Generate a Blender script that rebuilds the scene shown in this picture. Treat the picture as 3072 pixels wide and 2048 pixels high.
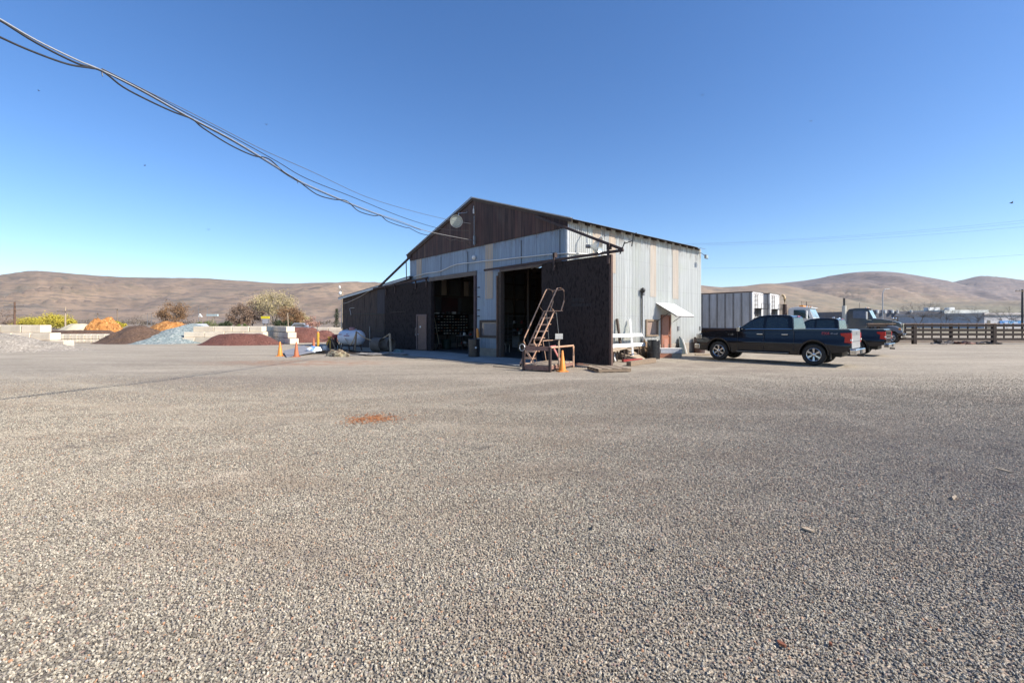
import bpy, bmesh, math, random
from mathutils import Vector, Matrix
import numpy as np
random.seed(7)
S = bpy.context.scene
for o in list(bpy.data.objects): bpy.data.objects.remove(o)
R_ = math.radians
# ------------------------------------------------------------------ camera
F, U0, VH, H = 1348.0, 1536.0, 968.0, 1.7      # focal (px of a 3072 px frame), centre column, horizon row, eye height
cam = bpy.data.cameras.new('camera'); co = bpy.data.objects.new('camera', cam); S.collection.objects.link(co)
co.location = (0, 0, H); co.rotation_euler = (math.pi/2, 0, 0)
cam.sensor_width = 36; cam.lens = F/3072*36; cam.shift_y = -(1024-VH)/3072
cam.clip_start = .05; cam.clip_end = 40000
S.camera = co
# ------------------------------------------------------------------ light
SUN = Vector((1.2, -.50, 1.0)).normalized()
elev = math.asin(SUN.z); azim = math.atan2(SUN.x, SUN.y)
w = bpy.data.worlds.new('World'); S.world = w; w.use_nodes = True
nt = w.node_tree; bg = nt.nodes['Background']
sky = nt.nodes.new('ShaderNodeTexSky'); sky.sky_type = 'NISHITA'; sky.sun_disc = False
sky.sun_elevation = elev; sky.sun_rotation = azim
sky.altitude = 500; sky.air_density = 1.0; sky.dust_density = .5; sky.ozone_density = 2.8
hs = nt.nodes.new('ShaderNodeHueSaturation'); hs.inputs['Saturation'].default_value = 1.22; hs.inputs['Hue'].default_value = .507; nt.links.new(sky.outputs[0], hs.inputs['Color'])
nt.links.new(hs.outputs[0], bg.inputs[0]); bg.inputs[1].default_value = .103
sl = bpy.data.lights.new('sun', 'SUN'); so = bpy.data.objects.new('sun', sl); S.collection.objects.link(so)
sl.energy = 4.1; sl.angle = R_(.53); sl.color = (1, .93, .83)
so.rotation_euler = SUN.to_track_quat('Z', 'Y').to_euler()
S.view_settings.view_transform = 'Standard'; S.view_settings.look = 'None'
S.view_settings.exposure = .92; S.view_settings.gamma = 1
# ------------------------------------------------------------------ helpers: points
def G(u, v, z=0.0):
    Y = (H-z)*F/(v-VH); return Vector(((u-U0)/F*Y, Y, z))
def AT(u, v, Y): return Vector(((u-U0)/F*Y, Y, H+(VH-v)/F*Y))
def ray(u, v): return Vector(((u-U0)/F, 1.0, (VH-v)/F))
CAM = Vector((0, 0, H))
C0 = Vector((2.31, 18.78, 0)); TH = math.atan2(-.755, .656)   # near corner of the workshop; local x runs along the front wall to the right, y into the depth
BM = Matrix.Translation(C0) @ Matrix.Rotation(TH, 4, 'Z'); BI = BM.inverted()
def onpl(u, v, M, axis, val):
    MI = M.inverted(); o = MI @ CAM; d = (MI.to_3x3() @ ray(u, v))
    t = (val-o[axis])/d[axis]; return o+d*t
def FP(u, v, off=0.0): return onpl(u, v, BM, 1, -off)
def RP(u, v, off=0.0): return onpl(u, v, BM, 0, off)
# ------------------------------------------------------------------ helpers: meshes
class MB:
    def __init__(s): s.v = []; s.f = []
    def add(s, vs, fs):
        n = len(s.v); s.v += [tuple(p) for p in vs]; s.f += [tuple(i+n for i in f) for f in fs]; return s
    def box(s, c, d, rz=0.0, M=None, taper=1.0):
        x, y, z = d[0]/2, d[1]/2, d[2]/2
        vs = [Vector((a*x*(taper if k > 0 else 1), b*y*(taper if k > 0 else 1), k*z)) for k in (-1, 1) for b in (-1, 1) for a in (-1, 1)]
        m = Matrix.Rotation(rz, 3, 'Z') if M is None else M
        vs = [m @ p + Vector(c) for p in vs]
        return s.add(vs, [(0, 2, 3, 1), (4, 5, 7, 6), (0, 1, 5, 4), (2, 6, 7, 3), (0, 4, 6, 2), (1, 3, 7, 5)])
    def bx(s, x0, x1, y0, y1, z0, z1): return s.box(((x0+x1)/2, (y0+y1)/2, (z0+z1)/2), (x1-x0, y1-y0, z1-z0))
    def beam(s, a, b, wd, ht):
        a, b = Vector(a), Vector(b); d = b-a; L = d.length
        q = d.to_track_quat('X', 'Z').to_matrix()
        return s.box((a+b)/2, (L, wd, ht), M=q)
    def cyl(s, a, b, r0, r1=None, n=12, caps=True):
        a, b = Vector(a), Vector(b); r1 = r0 if r1 is None else r1
        q = (b-a).to_track_quat('Z', 'X').to_matrix() if (b-a).length > 1e-6 else Matrix.Identity(3)
        vs = []
        for p, r in ((a, r0), (b, r1)):
            for i in range(n):
                t = 2*math.pi*i/n; vs.append(p + q @ Vector((r*math.cos(t), r*math.sin(t), 0)))
        fs = [(i, (i+1) % n, n+(i+1) % n, n+i) for i in range(n)]
        if caps: fs += [tuple(range(n-1, -1, -1)), tuple(range(n, 2*n))]
        return s.add(vs, fs)
    def tube(s, pts, r, n=6, r1=None):
        pts = [Vector(p) for p in pts]; m = len(pts); vs = []; fs = []
        for k, p in enumerate(pts):
            d = pts[min(k+1, m-1)]-pts[max(k-1, 0)]
            q = d.to_track_quat('Z', 'X' if abs(d.normalized().x) < .9 else 'Y').to_matrix()
            rr = r if r1 is None else r+(r1-r)*k/(m-1)
            for i in range(n):
                t = 2*math.pi*i/n; vs.append(p + q @ Vector((rr*math.cos(t), rr*math.sin(t), 0)))
        for k in range(m-1):
            for i in range(n): fs.append((k*n+i, k*n+(i+1) % n, (k+1)*n+(i+1) % n, (k+1)*n+i))
        fs += [tuple(range(n-1, -1, -1)), tuple(range((m-1)*n, m*n))]
        return s.add(vs, fs)
    def lathe(s, prof, c=(0, 0, 0), n=24, M=None):
        c = Vector(c); m = M or Matrix.Identity(3); vs = []; fs = []; k = len(prof)
        for r, z in prof:
            for i in range(n):
                t = 2*math.pi*i/n; vs.append(c + m @ Vector((r*math.cos(t), r*math.sin(t), z)))
        for j in range(k-1):
            for i in range(n): fs.append((j*n+i, j*n+(i+1) % n, (j+1)*n+(i+1) % n, (j+1)*n+i))
        return s.add(vs, fs)
    def prism(s, pts, y0, y1, ax='xz', inset=None):
        # pts: outline in the plane named by ax, extruded along the third axis; inset(p)-> half-width scale
        n = len(pts); vs = []
        for yy in (y0, y1):
            for p in pts:
                y = yy*(inset(p) if inset else 1)
                vs.append({'xz': (p[0], y, p[1]), 'xy': (p[0], p[1], y), 'yz': (y, p[0], p[1])}[ax])
        fs = [(i, (i+1) % n, n+(i+1) % n, n+i) for i in range(n)] + [tuple(range(n-1, -1, -1)), tuple(range(n, 2*n))]
        return s.add(vs, fs)
    def sphere(s, c, r, n=10, m=7, sc=(1, 1, 1)):
        c = Vector(c); prof = [(math.sin(math.pi*j/m), -math.cos(math.pi*j/m)) for j in range(m+1)]; vs = []; fs = []
        for a, z in prof:
            for i in range(n):
                t = 2*math.pi*i/n; vs.append(c+Vector((r*a*math.cos(t)*sc[0], r*a*math.sin(t)*sc[1], r*z*sc[2])))
        for j in range(m):
            for i in range(n): fs.append((j*n+i, j*n+(i+1) % n, (j+1)*n+(i+1) % n, (j+1)*n+i))
        return s.add(vs, fs)
    def build(s, name, mt, parent=None, bevel=0, seg=2, fix=True, sharp=35, smooth=True):
        me = bpy.data.meshes.new(name); me.from_pydata(s.v, [], s.f)
        if fix:
            b = bmesh.new(); b.from_mesh(me)
            bmesh.ops.remove_doubles(b, verts=b.verts, dist=1e-5)
            bmesh.ops.recalc_face_normals(b, faces=b.faces); b.to_mesh(me); b.free()
        o = bpy.data.objects.new(name, me); S.collection.objects.link(o)
        if isinstance(mt, (list, tuple)):
            for m in mt: me.materials.append(m)
        else: me.materials.append(mt)
        if smooth:
            me.shade_smooth()
            me.set_sharp_from_angle(angle=R_(sharp))
        if parent is not None: o.parent = parent
        if bevel:
            bv = o.modifiers.new('bevel', 'BEVEL'); bv.width = bevel; bv.segments = seg; bv.limit_method = 'ANGLE'; bv.angle_limit = R_(30); bv.harden_normals = True
        return o
def thing(name, label, cat, loc=(0, 0, 0), rz=0.0, group=None):
    o = bpy.data.objects.new(name, None); S.collection.objects.link(o); o.empty_display_size = .3
    o.location = loc; o.rotation_euler = (0, 0, rz); o['label'] = label; o['category'] = cat
    if group: o['group'] = group
    return o
def tag(o, label, cat, group=None):
    o['label'] = label; o['category'] = cat
    if group: o['group'] = group
    return o
def struct(o, kind='structure'): o['kind'] = kind; return o
def kids(o): return [c for c in bpy.data.objects if c.parent == o]
def dup(root, loc, rz, label, scale=None, group=None):
    r = root.copy(); S.collection.objects.link(r); r.location = loc; r.rotation_euler = (0, 0, rz); r['label'] = label
    if scale: r.scale = scale
    if group: r['group'] = group
    for ch in kids(root):
        c = ch.copy(); S.collection.objects.link(c); c.parent = r
        for g in kids(ch):
            d = g.copy(); S.collection.objects.link(d); d.parent = c
    return r
def text(parent, txt, size, M, mt, name='lettering', depth=.003):
    cu = bpy.data.curves.new(name, 'FONT'); cu.body = txt; cu.size = size; cu.extrude = depth; cu.align_x = 'CENTER'; cu.align_y = 'CENTER'
    tmp = bpy.data.objects.new('tmp', cu); S.collection.objects.link(tmp)
    bpy.context.view_layer.update()
    me = bpy.data.meshes.new_from_object(tmp.evaluated_get(bpy.context.evaluated_depsgraph_get()))
    bpy.data.objects.remove(tmp)
    me.transform(M); me.materials.clear(); me.materials.append(mt)
    o = bpy.data.objects.new(name, me); S.collection.objects.link(o); o.parent = parent; return o
# ------------------------------------------------------------------ helpers: materials
def lin(c):
    return tuple(((x/12.92) if x <= .04045 else ((x+.055)/1.055)**2.4) for x in c)
class NT:
    def __init__(s, name):
        s.m = bpy.data.materials.new(name); s.m.use_nodes = True; s.t = s.m.node_tree; s.b = s.t.nodes['Principled BSDF']
        s.out = s.t.nodes['Material Output']
    def n(s, ty, **kw):
        x = s.t.nodes.new(ty)
        for k, v in kw.items(): setattr(x, k, v)
        return x
    def l(s, a, b): s.t.links.new(a, b)
    def coord(s, kind='Object', scale=(1, 1, 1)):
        tc = s.n('ShaderNodeTexCoord'); mp = s.n('ShaderNodeMapping'); mp.inputs['Scale'].default_value = scale
        s.l(tc.outputs[kind], mp.inputs[0]); return mp.outputs[0]
    def noise(s, vec, scale, detail=4, rough=.55, dist=0):
        x = s.n('ShaderNodeTexNoise'); x.inputs['Scale'].default_value = scale; x.inputs['Detail'].default_value = detail
        x.inputs['Roughness'].default_value = rough; x.inputs['Distortion'].default_value = dist
        s.l(vec, x.inputs['Vector']); return x.outputs['Fac']
    def ramp(s, fac, stops):
        x = s.n('ShaderNodeValToRGB'); e = x.color_ramp.elements
        while len(e) < len(stops): e.new(.5)
        for i, (p, c) in enumerate(stops):
            e[i].position = p; e[i].color = tuple(c)+(1,) if not isinstance(c, (int, float)) else (c, c, c, 1)
        s.l(fac, x.inputs[0]); return x.outputs[0]
    def mix(s, fac, a, b, mode='MIX'):
        x = s.n('ShaderNodeMix', data_type='RGBA', blend_type=mode)
        for i, q in ((0, fac), (6, a), (7, b)):
            if isinstance(q, (int, float)): x.inputs[i].default_value = q if i == 0 else (q, q, q, 1)
            elif isinstance(q, tuple): x.inputs[i].default_value = q+(1,)
            else: s.l(q, x.inputs[i])
        return x.outputs[2]
    def math(s, op, a, b=0.0, c=None):
        x = s.n('ShaderNodeMath', operation=op)
        for i, q in enumerate((a, b) if c is None else (a, b, c)):
            if isinstance(q, (int, float)): x.inputs[i].default_value = q
            else: s.l(q, x.inputs[i])
        return x.outputs[0]
    def mr(s, v, a, b, c=0.0, d=1.0):
        x = s.n('ShaderNodeMapRange'); s.l(v, x.inputs[0])
        for i, q in zip((1, 2, 3, 4), (a, b, c, d)): x.inputs[i].default_value = q
        return x.outputs[0]
    def bump(s, h, strength=.3, dist=.01):
        x = s.n('ShaderNodeBump'); x.inputs['Strength'].default_value = strength; x.inputs['Distance'].default_value = dist
        s.l(h, x.inputs['Height']); s.l(x.outputs[0], s.b.inputs['Normal']); return x
    def fin(s, col=None, rough=.7, metal=0.0, spec=None):
        if col is not None:
            if isinstance(col, tuple): s.b.inputs['Base Color'].default_value = col+(1,)
            else: s.l(col, s.b.inputs['Base Color'])
        if isinstance(rough, (int, float)): s.b.inputs['Roughness'].default_value = rough
        else: s.l(rough, s.b.inputs['Roughness'])
        s.b.inputs['Metallic'].default_value = metal
        if spec is not None: s.b.inputs['Specular IOR Level'].default_value = spec
        return s.m
_mc = {}
def mat(name, c1, c2=None, scale=3.0, rough=.7, metal=0.0, bump=0.0, stretch=(1, 1, 1), c3=None, lo=.35, hi=.65, bs=None, spec=None):
    if name in _mc: return _mc[name]
    k = NT(name); c2 = c2 or tuple(x*.7 for x in c1); v = k.coord('Object', stretch)
    f = k.noise(v, scale, 6, .62)
    st = [(lo, c1), (hi, c2)] if c3 is None else [(lo, c1), ((lo+hi)/2, c2), (hi, c3)]
    col = k.ramp(f, st)
    g = k.noise(v, scale*7, 3, .6); col = k.mix(.35, col, k.ramp(g, [(.3, .55), (.7, 1.0)]), 'MULTIPLY')
    if bump: k.bump(k.noise(v, bs or scale*6, 5, .65), bump, .02)
    _mc[name] = k.fin(col, rough, metal, spec); return _mc[name]
def galv(name, base, seed, dirt=.5, panel=.66):
    """weathered galvanised sheet: per-sheet tone, vertical streaks, rust and grime that follow the sheets"""
    k = NT(name); tc = k.n('ShaderNodeTexCoord'); sp = k.n('ShaderNodeSeparateXYZ'); k.l(tc.outputs['Object'], sp.inputs[0])
    al = k.math('ADD', sp.outputs[0], sp.outputs[1])
    cell = k.math('FLOOR', k.math('DIVIDE', al, panel))
    wn = k.n('ShaderNodeTexWhiteNoise', noise_dimensions='2D'); cb = k.n('ShaderNodeCombineXYZ'); k.l(cell, cb.inputs[0]); cb.inputs[1].default_value = seed
    k.l(cb.outputs[0], wn.inputs['Vector'])
    c = k.mix(wn.outputs['Value'], tuple(x*.90 for x in base), tuple(min(1, x*1.05) for x in base))
    s2 = k.noise(k.coord('Object', (22, 22, .22)), 1.0, 3, .6); c = k.mix(k.mr(s2, .42, .62, 0, .42), c, tuple(x*.55 for x in base))
    st = k.noise(k.coord('Object', (9, 9, .35)), 1.3, 6, .65)
    c = k.mix(k.mr(st, .35, .75, 0, dirt), c, tuple(x*.6 for x in base))
    bl = k.noise(k.coord('Object', (1, 1, 1)), .9, 5, .6)
    c = k.mix(k.mr(bl, .5, .72, 0, .45), c, (base[0]*.8, base[1]*.83, base[2]*.72))
    ru = k.noise(k.coord('Object', (5, 5, .8)), 1.7, 6, .7)
    c = k.mix(k.mr(ru, .62, .76, 0, .6), c, (.16, .085, .05))
    sl_ = k.noise(k.coord('Object', (3, 3, 1)), 1.5, 5, .65)
    c = k.mix(k.math('MULTIPLY', k.mr(sp.outputs[2], 1.35, .35), k.mr(sl_, .35, .6, .1, .65)), c, (base[0]*.62, base[1]*.56, base[2]*.45))
    c = k.mix(k.math('MULTIPLY', k.mr(sp.outputs[2], 5.2, 5.7), k.mr(sl_, .48, .62, 0, .6)), c, (.17, .12, .09))
    seam = k.math('LESS_THAN', k.math('FRACT', k.math('DIVIDE', al, panel)), .03)
    c = k.mix(k.math('MULTIPLY', seam, .28), c, (.1, .1, .11))
    zz = k.math('FRACT', k.math('DIVIDE', sp.outputs[2], 1.35))
    nail = k.math('LESS_THAN', k.math('ABSOLUTE', k.math('SUBTRACT', zz, .5)), .012)
    c = k.mix(k.math('MULTIPLY', nail, .12), c, (.2, .19, .18))
    return k.fin(c, k.mr(st, .3, .7, .42, .65), .25)
M = {}
M['galv_front'] = galv('shaded_galvanised_sheet', (.33, .40, .49), 1.0, .6)  # front copy of the sheet: shade and blue sky light put into the colour
M['galv_in'] = galv('shaded_inside_sheet', (.10, .10, .10), 3.0, .6)  # inside copy of the sheet, bay shade put into its dark colour
M['galv_side'] = galv('sunlit_galvanised_sheet', (.66, .67, .64), 5.0, .5)  # side copy of the sheet, sunlight put into the paler colour
M['roofm'] = galv('roof_sheet', (.30, .31, .32), 9.0, .6)
M['fibre'] = mat('fibreglass_strip', (.56, .46, .36), (.42, .35, .28), 1.6, .6, stretch=(14, 14, .5))
M['dark_door'] = mat('tarred_plywood', (.007, .005, .005), (.050, .038, .036), 2.6, .75, stretch=(4, 4, 1.3), c3=(.012, .010, .010), bump=.25, lo=.3, hi=.7, spec=.12)
M['dark_corr'] = mat('dark_stained_sheet', (.024, .016, .014), (.125, .092, .078), 1.6, .65, stretch=(7, 7, .5), c3=(.045, .043, .043), lo=.3, hi=.7, spec=.2)
def planks():
    k = NT('weathered_plank_gable'); tc = k.n('ShaderNodeTexCoord'); sp = k.n('ShaderNodeSeparateXYZ'); k.l(tc.outputs['Object'], sp.inputs[0])
    q = k.math('DIVIDE', sp.outputs[0], .235); cell = k.math('FLOOR', q); fr = k.math('FRACT', q)
    wn = k.n('ShaderNodeTexWhiteNoise', noise_dimensions='1D'); k.l(cell, wn.inputs['W'])
    c = k.ramp(wn.outputs['Value'], [(0, (.022, .010, .009)), (.4, (.078, .034, .027)), (.7, (.042, .020, .018)), (1, (.105, .060, .045))])
    st = k.noise(k.coord('Object', (14, 14, .5)), 1.6, 6, .7)
    c = k.mix(k.mr(st, .45, .72, 0, .75), c, (.15, .088, .065)); c = k.mix(k.mr(st, .45, .28, 0, .7), c, (.012, .008, .008))
    bl = k.noise(k.coord('Object', (.8, .8, .35)), 1.0, 3, .5)
    c = k.mix(k.mr(bl, .6, .8, 0, .5), c, (.14, .125, .10))
    gap = k.math('LESS_THAN', fr, .07); c = k.mix(gap, c, (.006, .005, .005))
    k.bump(st, .4, .01)
    return k.fin(c, .75)
M['planks'] = planks()
M['concrete'] = mat('old_concrete', (.36, .31, .25), (.26, .235, .20), 2, .9, bump=.3)
M['slab'] = mat('worn_concrete_apron', (.40, .39, .37), (.27, .265, .25), 1.1, .9, bump=.2)
M['brown_paint'] = mat('brown_door_paint', (.24, .135, .095), (.19, .11, .08), 3, .55)
M['red_brown'] = mat('red_brown_paint', (.20, .075, .05), (.26, .11, .075), 4, .6)
M['rust'] = mat('rusty_steel', (.17, .085, .06), (.30, .17, .13), 7, .75, .1, bump=.3, c3=(.11, .06, .05), lo=.25, hi=.75)
M['rust_dark'] = mat('dark_rusty_steel', (.045, .03, .028), (.09, .055, .045), 6, .7, .2, bump=.2)
M['pinkrust'] = mat('primed_ladder_steel', (.68, .44, .30), (.50, .28, .17), 9, .6, .1)
M['wood'] = mat('weathered_timber', (.30, .22, .145), (.19, .14, .10), 4, .85, stretch=(1, 8, 8), bump=.4)
M['wood_dark'] = mat('dark_timber', (.06, .042, .034), (.10, .072, .055), 4, .8, stretch=(1, 6, 6), bump=.4)
M['wood_pale'] = mat('pale_timber', (.47, .37, .26), (.36, .28, .20), 4, .85, bump=.3)
M['white'] = mat('white_paint', (.78, .78, .76), (.66, .66, .63), 3, .5)
M['awn'] = mat('white_awning_sheet', (.80, .80, .78), (.74, .74, .72), 2, .45)
M['black'] = mat('black_paint', (.012, .012, .013), (.025, .024, .024), 5, .5)
M['grey'] = mat('grey_metal', (.28, .29, .30), (.2, .2, .21), 5, .45, .5)
M['steel'] = mat('bright_steel', (.5, .5, .5), (.4, .4, .4), 6, .3, .9)
M['tin'] = mat('galvanised_pipe', (.55, .56, .57), (.45, .46, .47), 6, .45, .3)
M['cone'] = mat('orange_cone_plastic', (.80, .30, .04), (.68, .22, .03), 4, .5)
M['cone_old'] = mat('faded_cone_plastic', (.55, .17, .06), (.40, .12, .06), 6, .6)
M['yellow'] = mat('yellow_paint', (.70, .42, .04), (.55, .30, .05), 8, .5)
M['drum_b'] = mat('dark_drum_paint', (.010, .013, .018), (.028, .028, .032), 5, .28, .0, c3=(.016, .016, .018))
M['drum_r'] = mat('rusty_drum_paint', (.13, .065, .045), (.055, .04, .04), 5, .6, .2)
M['tyre'] = mat('tyre_rubber', (.018, .018, .018), (.035, .033, .031), 8, .8, bump=.2)
M['chrome'] = mat('chrome', (.7, .7, .7), (.6, .6, .6), 2, .12, 1.0)
M['alloy'] = mat('alloy_wheel', (.62, .62, .64), (.5, .5, .52), 4, .22, .9)
M['paint_dk'] = mat('near_black_blue_car_paint', (.011, .012, .016), (.012, .013, .017), 1, .07, 0, spec=.5)
M['paint_dk'].node_tree.nodes['Principled BSDF'].inputs['Coat Weight'].default_value = .0
M['paint_dk'].node_tree.nodes['Principled BSDF'].inputs['Coat Roughness'].default_value = .04
M['paint_w'] = mat('white_truck_paint', (.75, .76, .75), (.70, .70, .69), 2, .25)
M['paint_g'] = mat('dark_blue_grey_truck_paint', (.03, .035, .05), (.04, .045, .055), 2, .15)
M['paint_g'].node_tree.nodes['Principled BSDF'].inputs['Coat Weight'].default_value = .25
M['plastic'] = mat('black_trim_plastic', (.014, .014, .015), (.022, .022, .022), 5, .55)
M['tail'] = mat('red_tail_lamp_lens', (.55, .012, .012), (.4, .01, .01), 4, .15)
M['amber'] = mat('amber_lens', (.8, .3, .03), (.7, .25, .03), 4, .2)
def glass(name, tint, rough=.02):
    k = NT(name); k.b.inputs['Transmission Weight'].default_value = 0.0
    k.b.inputs['Base Color'].default_value = tint+(1,); k.b.inputs['Roughness'].default_value = rough; k.b.inputs['Specular IOR Level'].default_value = 1.0
    k.b.inputs['Coat Weight'].default_value = .6; k.b.inputs['Coat Roughness'].default_value = .01
    tr = k.n('ShaderNodeBsdfTransparent'); tr.inputs[0].default_value = (.8, .9, .9, 1)
    mx = k.n('ShaderNodeMixShader'); mx.inputs[0].default_value = .5
    k.l(tr.outputs[0], mx.inputs[1]); k.l(k.b.outputs[0], mx.inputs[2]); k.l(mx.outputs[0], k.out.inputs[0]); return k.m
M['glass'] = glass('tinted_car_glass', (.045, .07, .08))
M['pane'] = mat('dusty_window_pane', (.10, .10, .115), (.15, .145, .15), 3, .12, 0, spec=.8)
M['lens'] = mat('flood_lamp_glass', (.45, .50, .46), (.35, .40, .38), 3, .1, .3)
M['reflector'] = mat('spun_aluminium', (.62, .64, .64), (.5, .52, .52), 3, .28, .8)
M['blockm'] = mat('precast_concrete_block', (.70, .60, .45), (.56, .48, .37), 1.6, .92, bump=.35)
k = NT('precast_block'); oi_ = k.n('ShaderNodeObjectInfo'); vv = k.coord('Object')
c_ = k.ramp(k.noise(vv, 1.6, 6, .65), [(.3, (.84, .73, .56)), (.6, (.72, .62, .48)), (.8, (.50, .43, .34))]); c_ = k.mix(k.mr(k.noise(k.coord('Object', (2, 2, .6)), 3, 5, .7), .55, .75, 0, .5), c_, (.34, .29, .22))
c_ = k.mix(.8, c_, k.ramp(oi_.outputs['Random'], [(0, .72), (1, 1.08)]), 'MULTIPLY'); k.bump(k.noise(vv, 9, 5, .65), .35, .02); M['blockm'] = k.fin(c_, .92)
M['cable'] = mat('black_cable', (.02, .02, .022), (.035, .033, .033), 9, .5)
M['cable_w'] = mat('aluminium_messenger_wire', (.55, .54, .52), (.42, .41, .40), 9, .4, .5)
M['rope'] = mat('tan_rope', (.52, .39, .25), (.38, .28, .18), 12, .9)
M['tank'] = mat('white_tank_enamel', (.70, .72, .76), (.60, .62, .67), 2, .35)
M['pinkcap'] = mat('faded_red_cap', (.42, .20, .19), (.36, .18, .17), 6, .6)
M['redp'] = mat('red_paint', (.35, .03, .025), (.25, .03, .03), 6, .45)
M['blue'] = mat('blue_sign_paint', (.08, .22, .55), (.35, .5, .7), 2, .5)
M['greyblue'] = mat('grey_sheet_board', (.22, .22, .24), (.29, .29, .31), 2, .7)
M['tarp'] = mat('dirty_tarp_roll', (.62, .54, .36), (.16, .10, .06), 3, .85, bump=.6, c3=(.48, .41, .26), lo=.38, hi=.62)
M['bark'] = mat('tree_bark', (.20, .155, .12), (.12, .09, .07), 6, .9)
M['bark_pale'] = mat('pale_tree_bark', (.42, .36, .27), (.28, .23, .17), 6, .9)
# ================================================================== GROUND
def track_mask(k, vec):
    """faint worn wheel tracks: pairs of arcs across the yard, broken up by noise"""
    tot = None
    for cx, cy, r0 in ((-18, 40, 33), (-18, 40, 34.7), (27, 40, 31), (27, 40, 32.7), (-40, 10, 46), (-40, 10, 47.8), (6, 52, 43.5), (6, 52, 45.2)):
        d = k.n('ShaderNodeVectorMath', operation='DISTANCE'); k.l(vec, d.inputs[0]); d.inputs[1].default_value = (cx, cy, 0)
        m = k.mr(k.math('ABSOLUTE', k.math('SUBTRACT', d.outputs['Value'], r0)), .34, .10)
        tot = m if tot is None else k.math('MAXIMUM', tot, m)
    return k.math('MULTIPLY', tot, k.mr(k.noise(vec, .55, 5, .7), .38, .62))
def gravel_mat():
    k = NT('gravel_yard'); geo = k.n('ShaderNodeNewGeometry'); P = geo.outputs['Position']
    sp = k.n('ShaderNodeSeparateXYZ'); k.l(P, sp.inputs[0])
    ln = k.n('ShaderNodeVectorMath', operation='LENGTH'); k.l(P, ln.inputs[0]); D = ln.outputs['Value']
    def vor(scale, out='Color'):
        x = k.n('ShaderNodeTexVoronoi', feature='F1'); x.inputs['Scale'].default_value = scale; k.l(P, x.inputs['Vector']); return x
    pal = [(0, (.12, .095, .075)), (.16, (.22, .175, .135)), (.36, (.29, .25, .19)), (.6, (.36, .31, .23)), (.82, (.44, .38, .285)), (.93, (.58, .49, .38)), (.975, (.42, .23, .14)), (1, (.27, .26, .28))]
    v1 = vor(62); h1 = k.n('ShaderNodeSeparateColor'); k.l(v1.outputs['Color'], h1.inputs[0]); c1 = k.ramp(h1.outputs[0], pal)
    v2 = vor(30); h2 = k.n('ShaderNodeSeparateColor'); k.l(v2.outputs['Color'], h2.inputs[0]); c2 = k.ramp(h2.outputs[1], pal)
    c = k.mix(.4, c1, c2)
    edge = k.mr(v1.outputs['Distance'], .35, .75); c = k.mix(k.math('MULTIPLY', edge, .62), c, (.05, .042, .036))
    # stones seen at a low angle mid-field read coarser
    v3 = vor(11); h3 = k.n('ShaderNodeSeparateColor'); k.l(v3.outputs['Color'], h3.inputs[0])
    c = k.mix(k.mr(D, 7, 22, .0, .5), c, k.ramp(h3.outputs[0], [(0, (.14, .118, .09)), (.2, (.30, .255, .19)), (.8, (.41, .35, .26)), (1, (.55, .47, .36))]))
    # tracks and worn, finer areas
    mp = k.n('ShaderNodeMapping'); k.l(P, mp.inputs[0]); mp.inputs['Scale'].default_value = (.10, .42, 1); mp.inputs['Rotation'].default_value = (0, 0, -.12)
    tr = k.noise(mp.outputs[0], 1.0, 5, .6, .6)
    c = k.mix(k.mr(tr, .50, .66, 0, .42), c, (.58, .48, .37))
    c = k.mix(k.mr(tr, .47, .30, 0, .6), c, (.19, .145, .115))
    mp2 = k.n('ShaderNodeMapping'); k.l(P, mp2.inputs[0]); mp2.inputs['Scale'].default_value = (.35, .8, 1); mp2.inputs['Rotation'].default_value = (0, 0, .25)
    t2 = k.noise(mp2.outputs[0], 1.0, 6, .7, .3)
    c = k.mix(k.mr(t2, .60, .78, 0, .4), c, (.24, .165, .115))
    c = k.mix(k.math('MULTIPLY', track_mask(k, P), .42), c, (.47, .41, .315))
    # dust in the far, driven-over part
    c = k.mix(k.mr(D, 12, 30, 0, .5), c, k.ramp(k.noise(mp.outputs[0], 3, 5, .6), [(.3, (.33, .275, .20)), (.7, (.50, .43, .33))]))
    # purplish darker coarse gravel to the right foreground
    rg = k.math('MULTIPLY', k.mr(sp.outputs[0], .5, 6), k.mr(sp.outputs[1], 13, 5))
    c = k.mix(k.math('MULTIPLY', rg, .30), c, (.16, .145, .15))
    # rusty wash-out in front of the tank
    def blob(cx, cy, rx, ry, col, amt, sc):
        q = k.n('ShaderNodeMapping'); k.l(P, q.inputs[0]); q.vector_type = 'POINT'
        q.inputs['Location'].default_value = (-cx/rx, -cy/ry, 0); q.inputs['Scale'].default_value = (1/rx, 1/ry, 0)
        L = k.n('ShaderNodeVectorMath', operation='LENGTH'); k.l(q.outputs[0], L.inputs[0])
        nn = k.noise(P, sc, 5, .7)
        m = k.math('MULTIPLY', k.mr(L.outputs['Value'], 1.15, .35), k.mr(nn, .38, .62))
        return k.mix(k.math('MULTIPLY', m, amt), c, col)
    a = G(900, 1088); c = blob(a.x, a.y, 4.5, 1.6, (.34, .15, .07), .75, 1.6)
    a = G(1130, 1254); c = blob(a.x, a.y, .42, .30, (.40, .17, .07), .5, 14)
    a = G(1770, 1285); c = blob(a.x, a.y, 1.1, .5, (.38, .27, .20), .4, 3)
    # beyond the yard: dry fields
    fn = k.noise(P, .02, 5, .6); fld = k.mix(k.mr(sp.outputs[0], -20, 300), k.ramp(fn, [(.3, (.27, .20, .15)), (.5, (.22, .17, .12)), (.7, (.30, .23, .17))]), k.ramp(fn, [(.3, (.22, .19, .11)), (.5, (.17, .18, .09)), (.7, (.26, .22, .14))]))
    c = k.mix(k.mr(sp.outputs[1], 52, 60), c, fld)
    hsum = k.math('ADD', k.math('MULTIPLY', v1.outputs['Distance'], -1), k.math('MULTIPLY', v2.outputs['Distance'], -.6))
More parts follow.
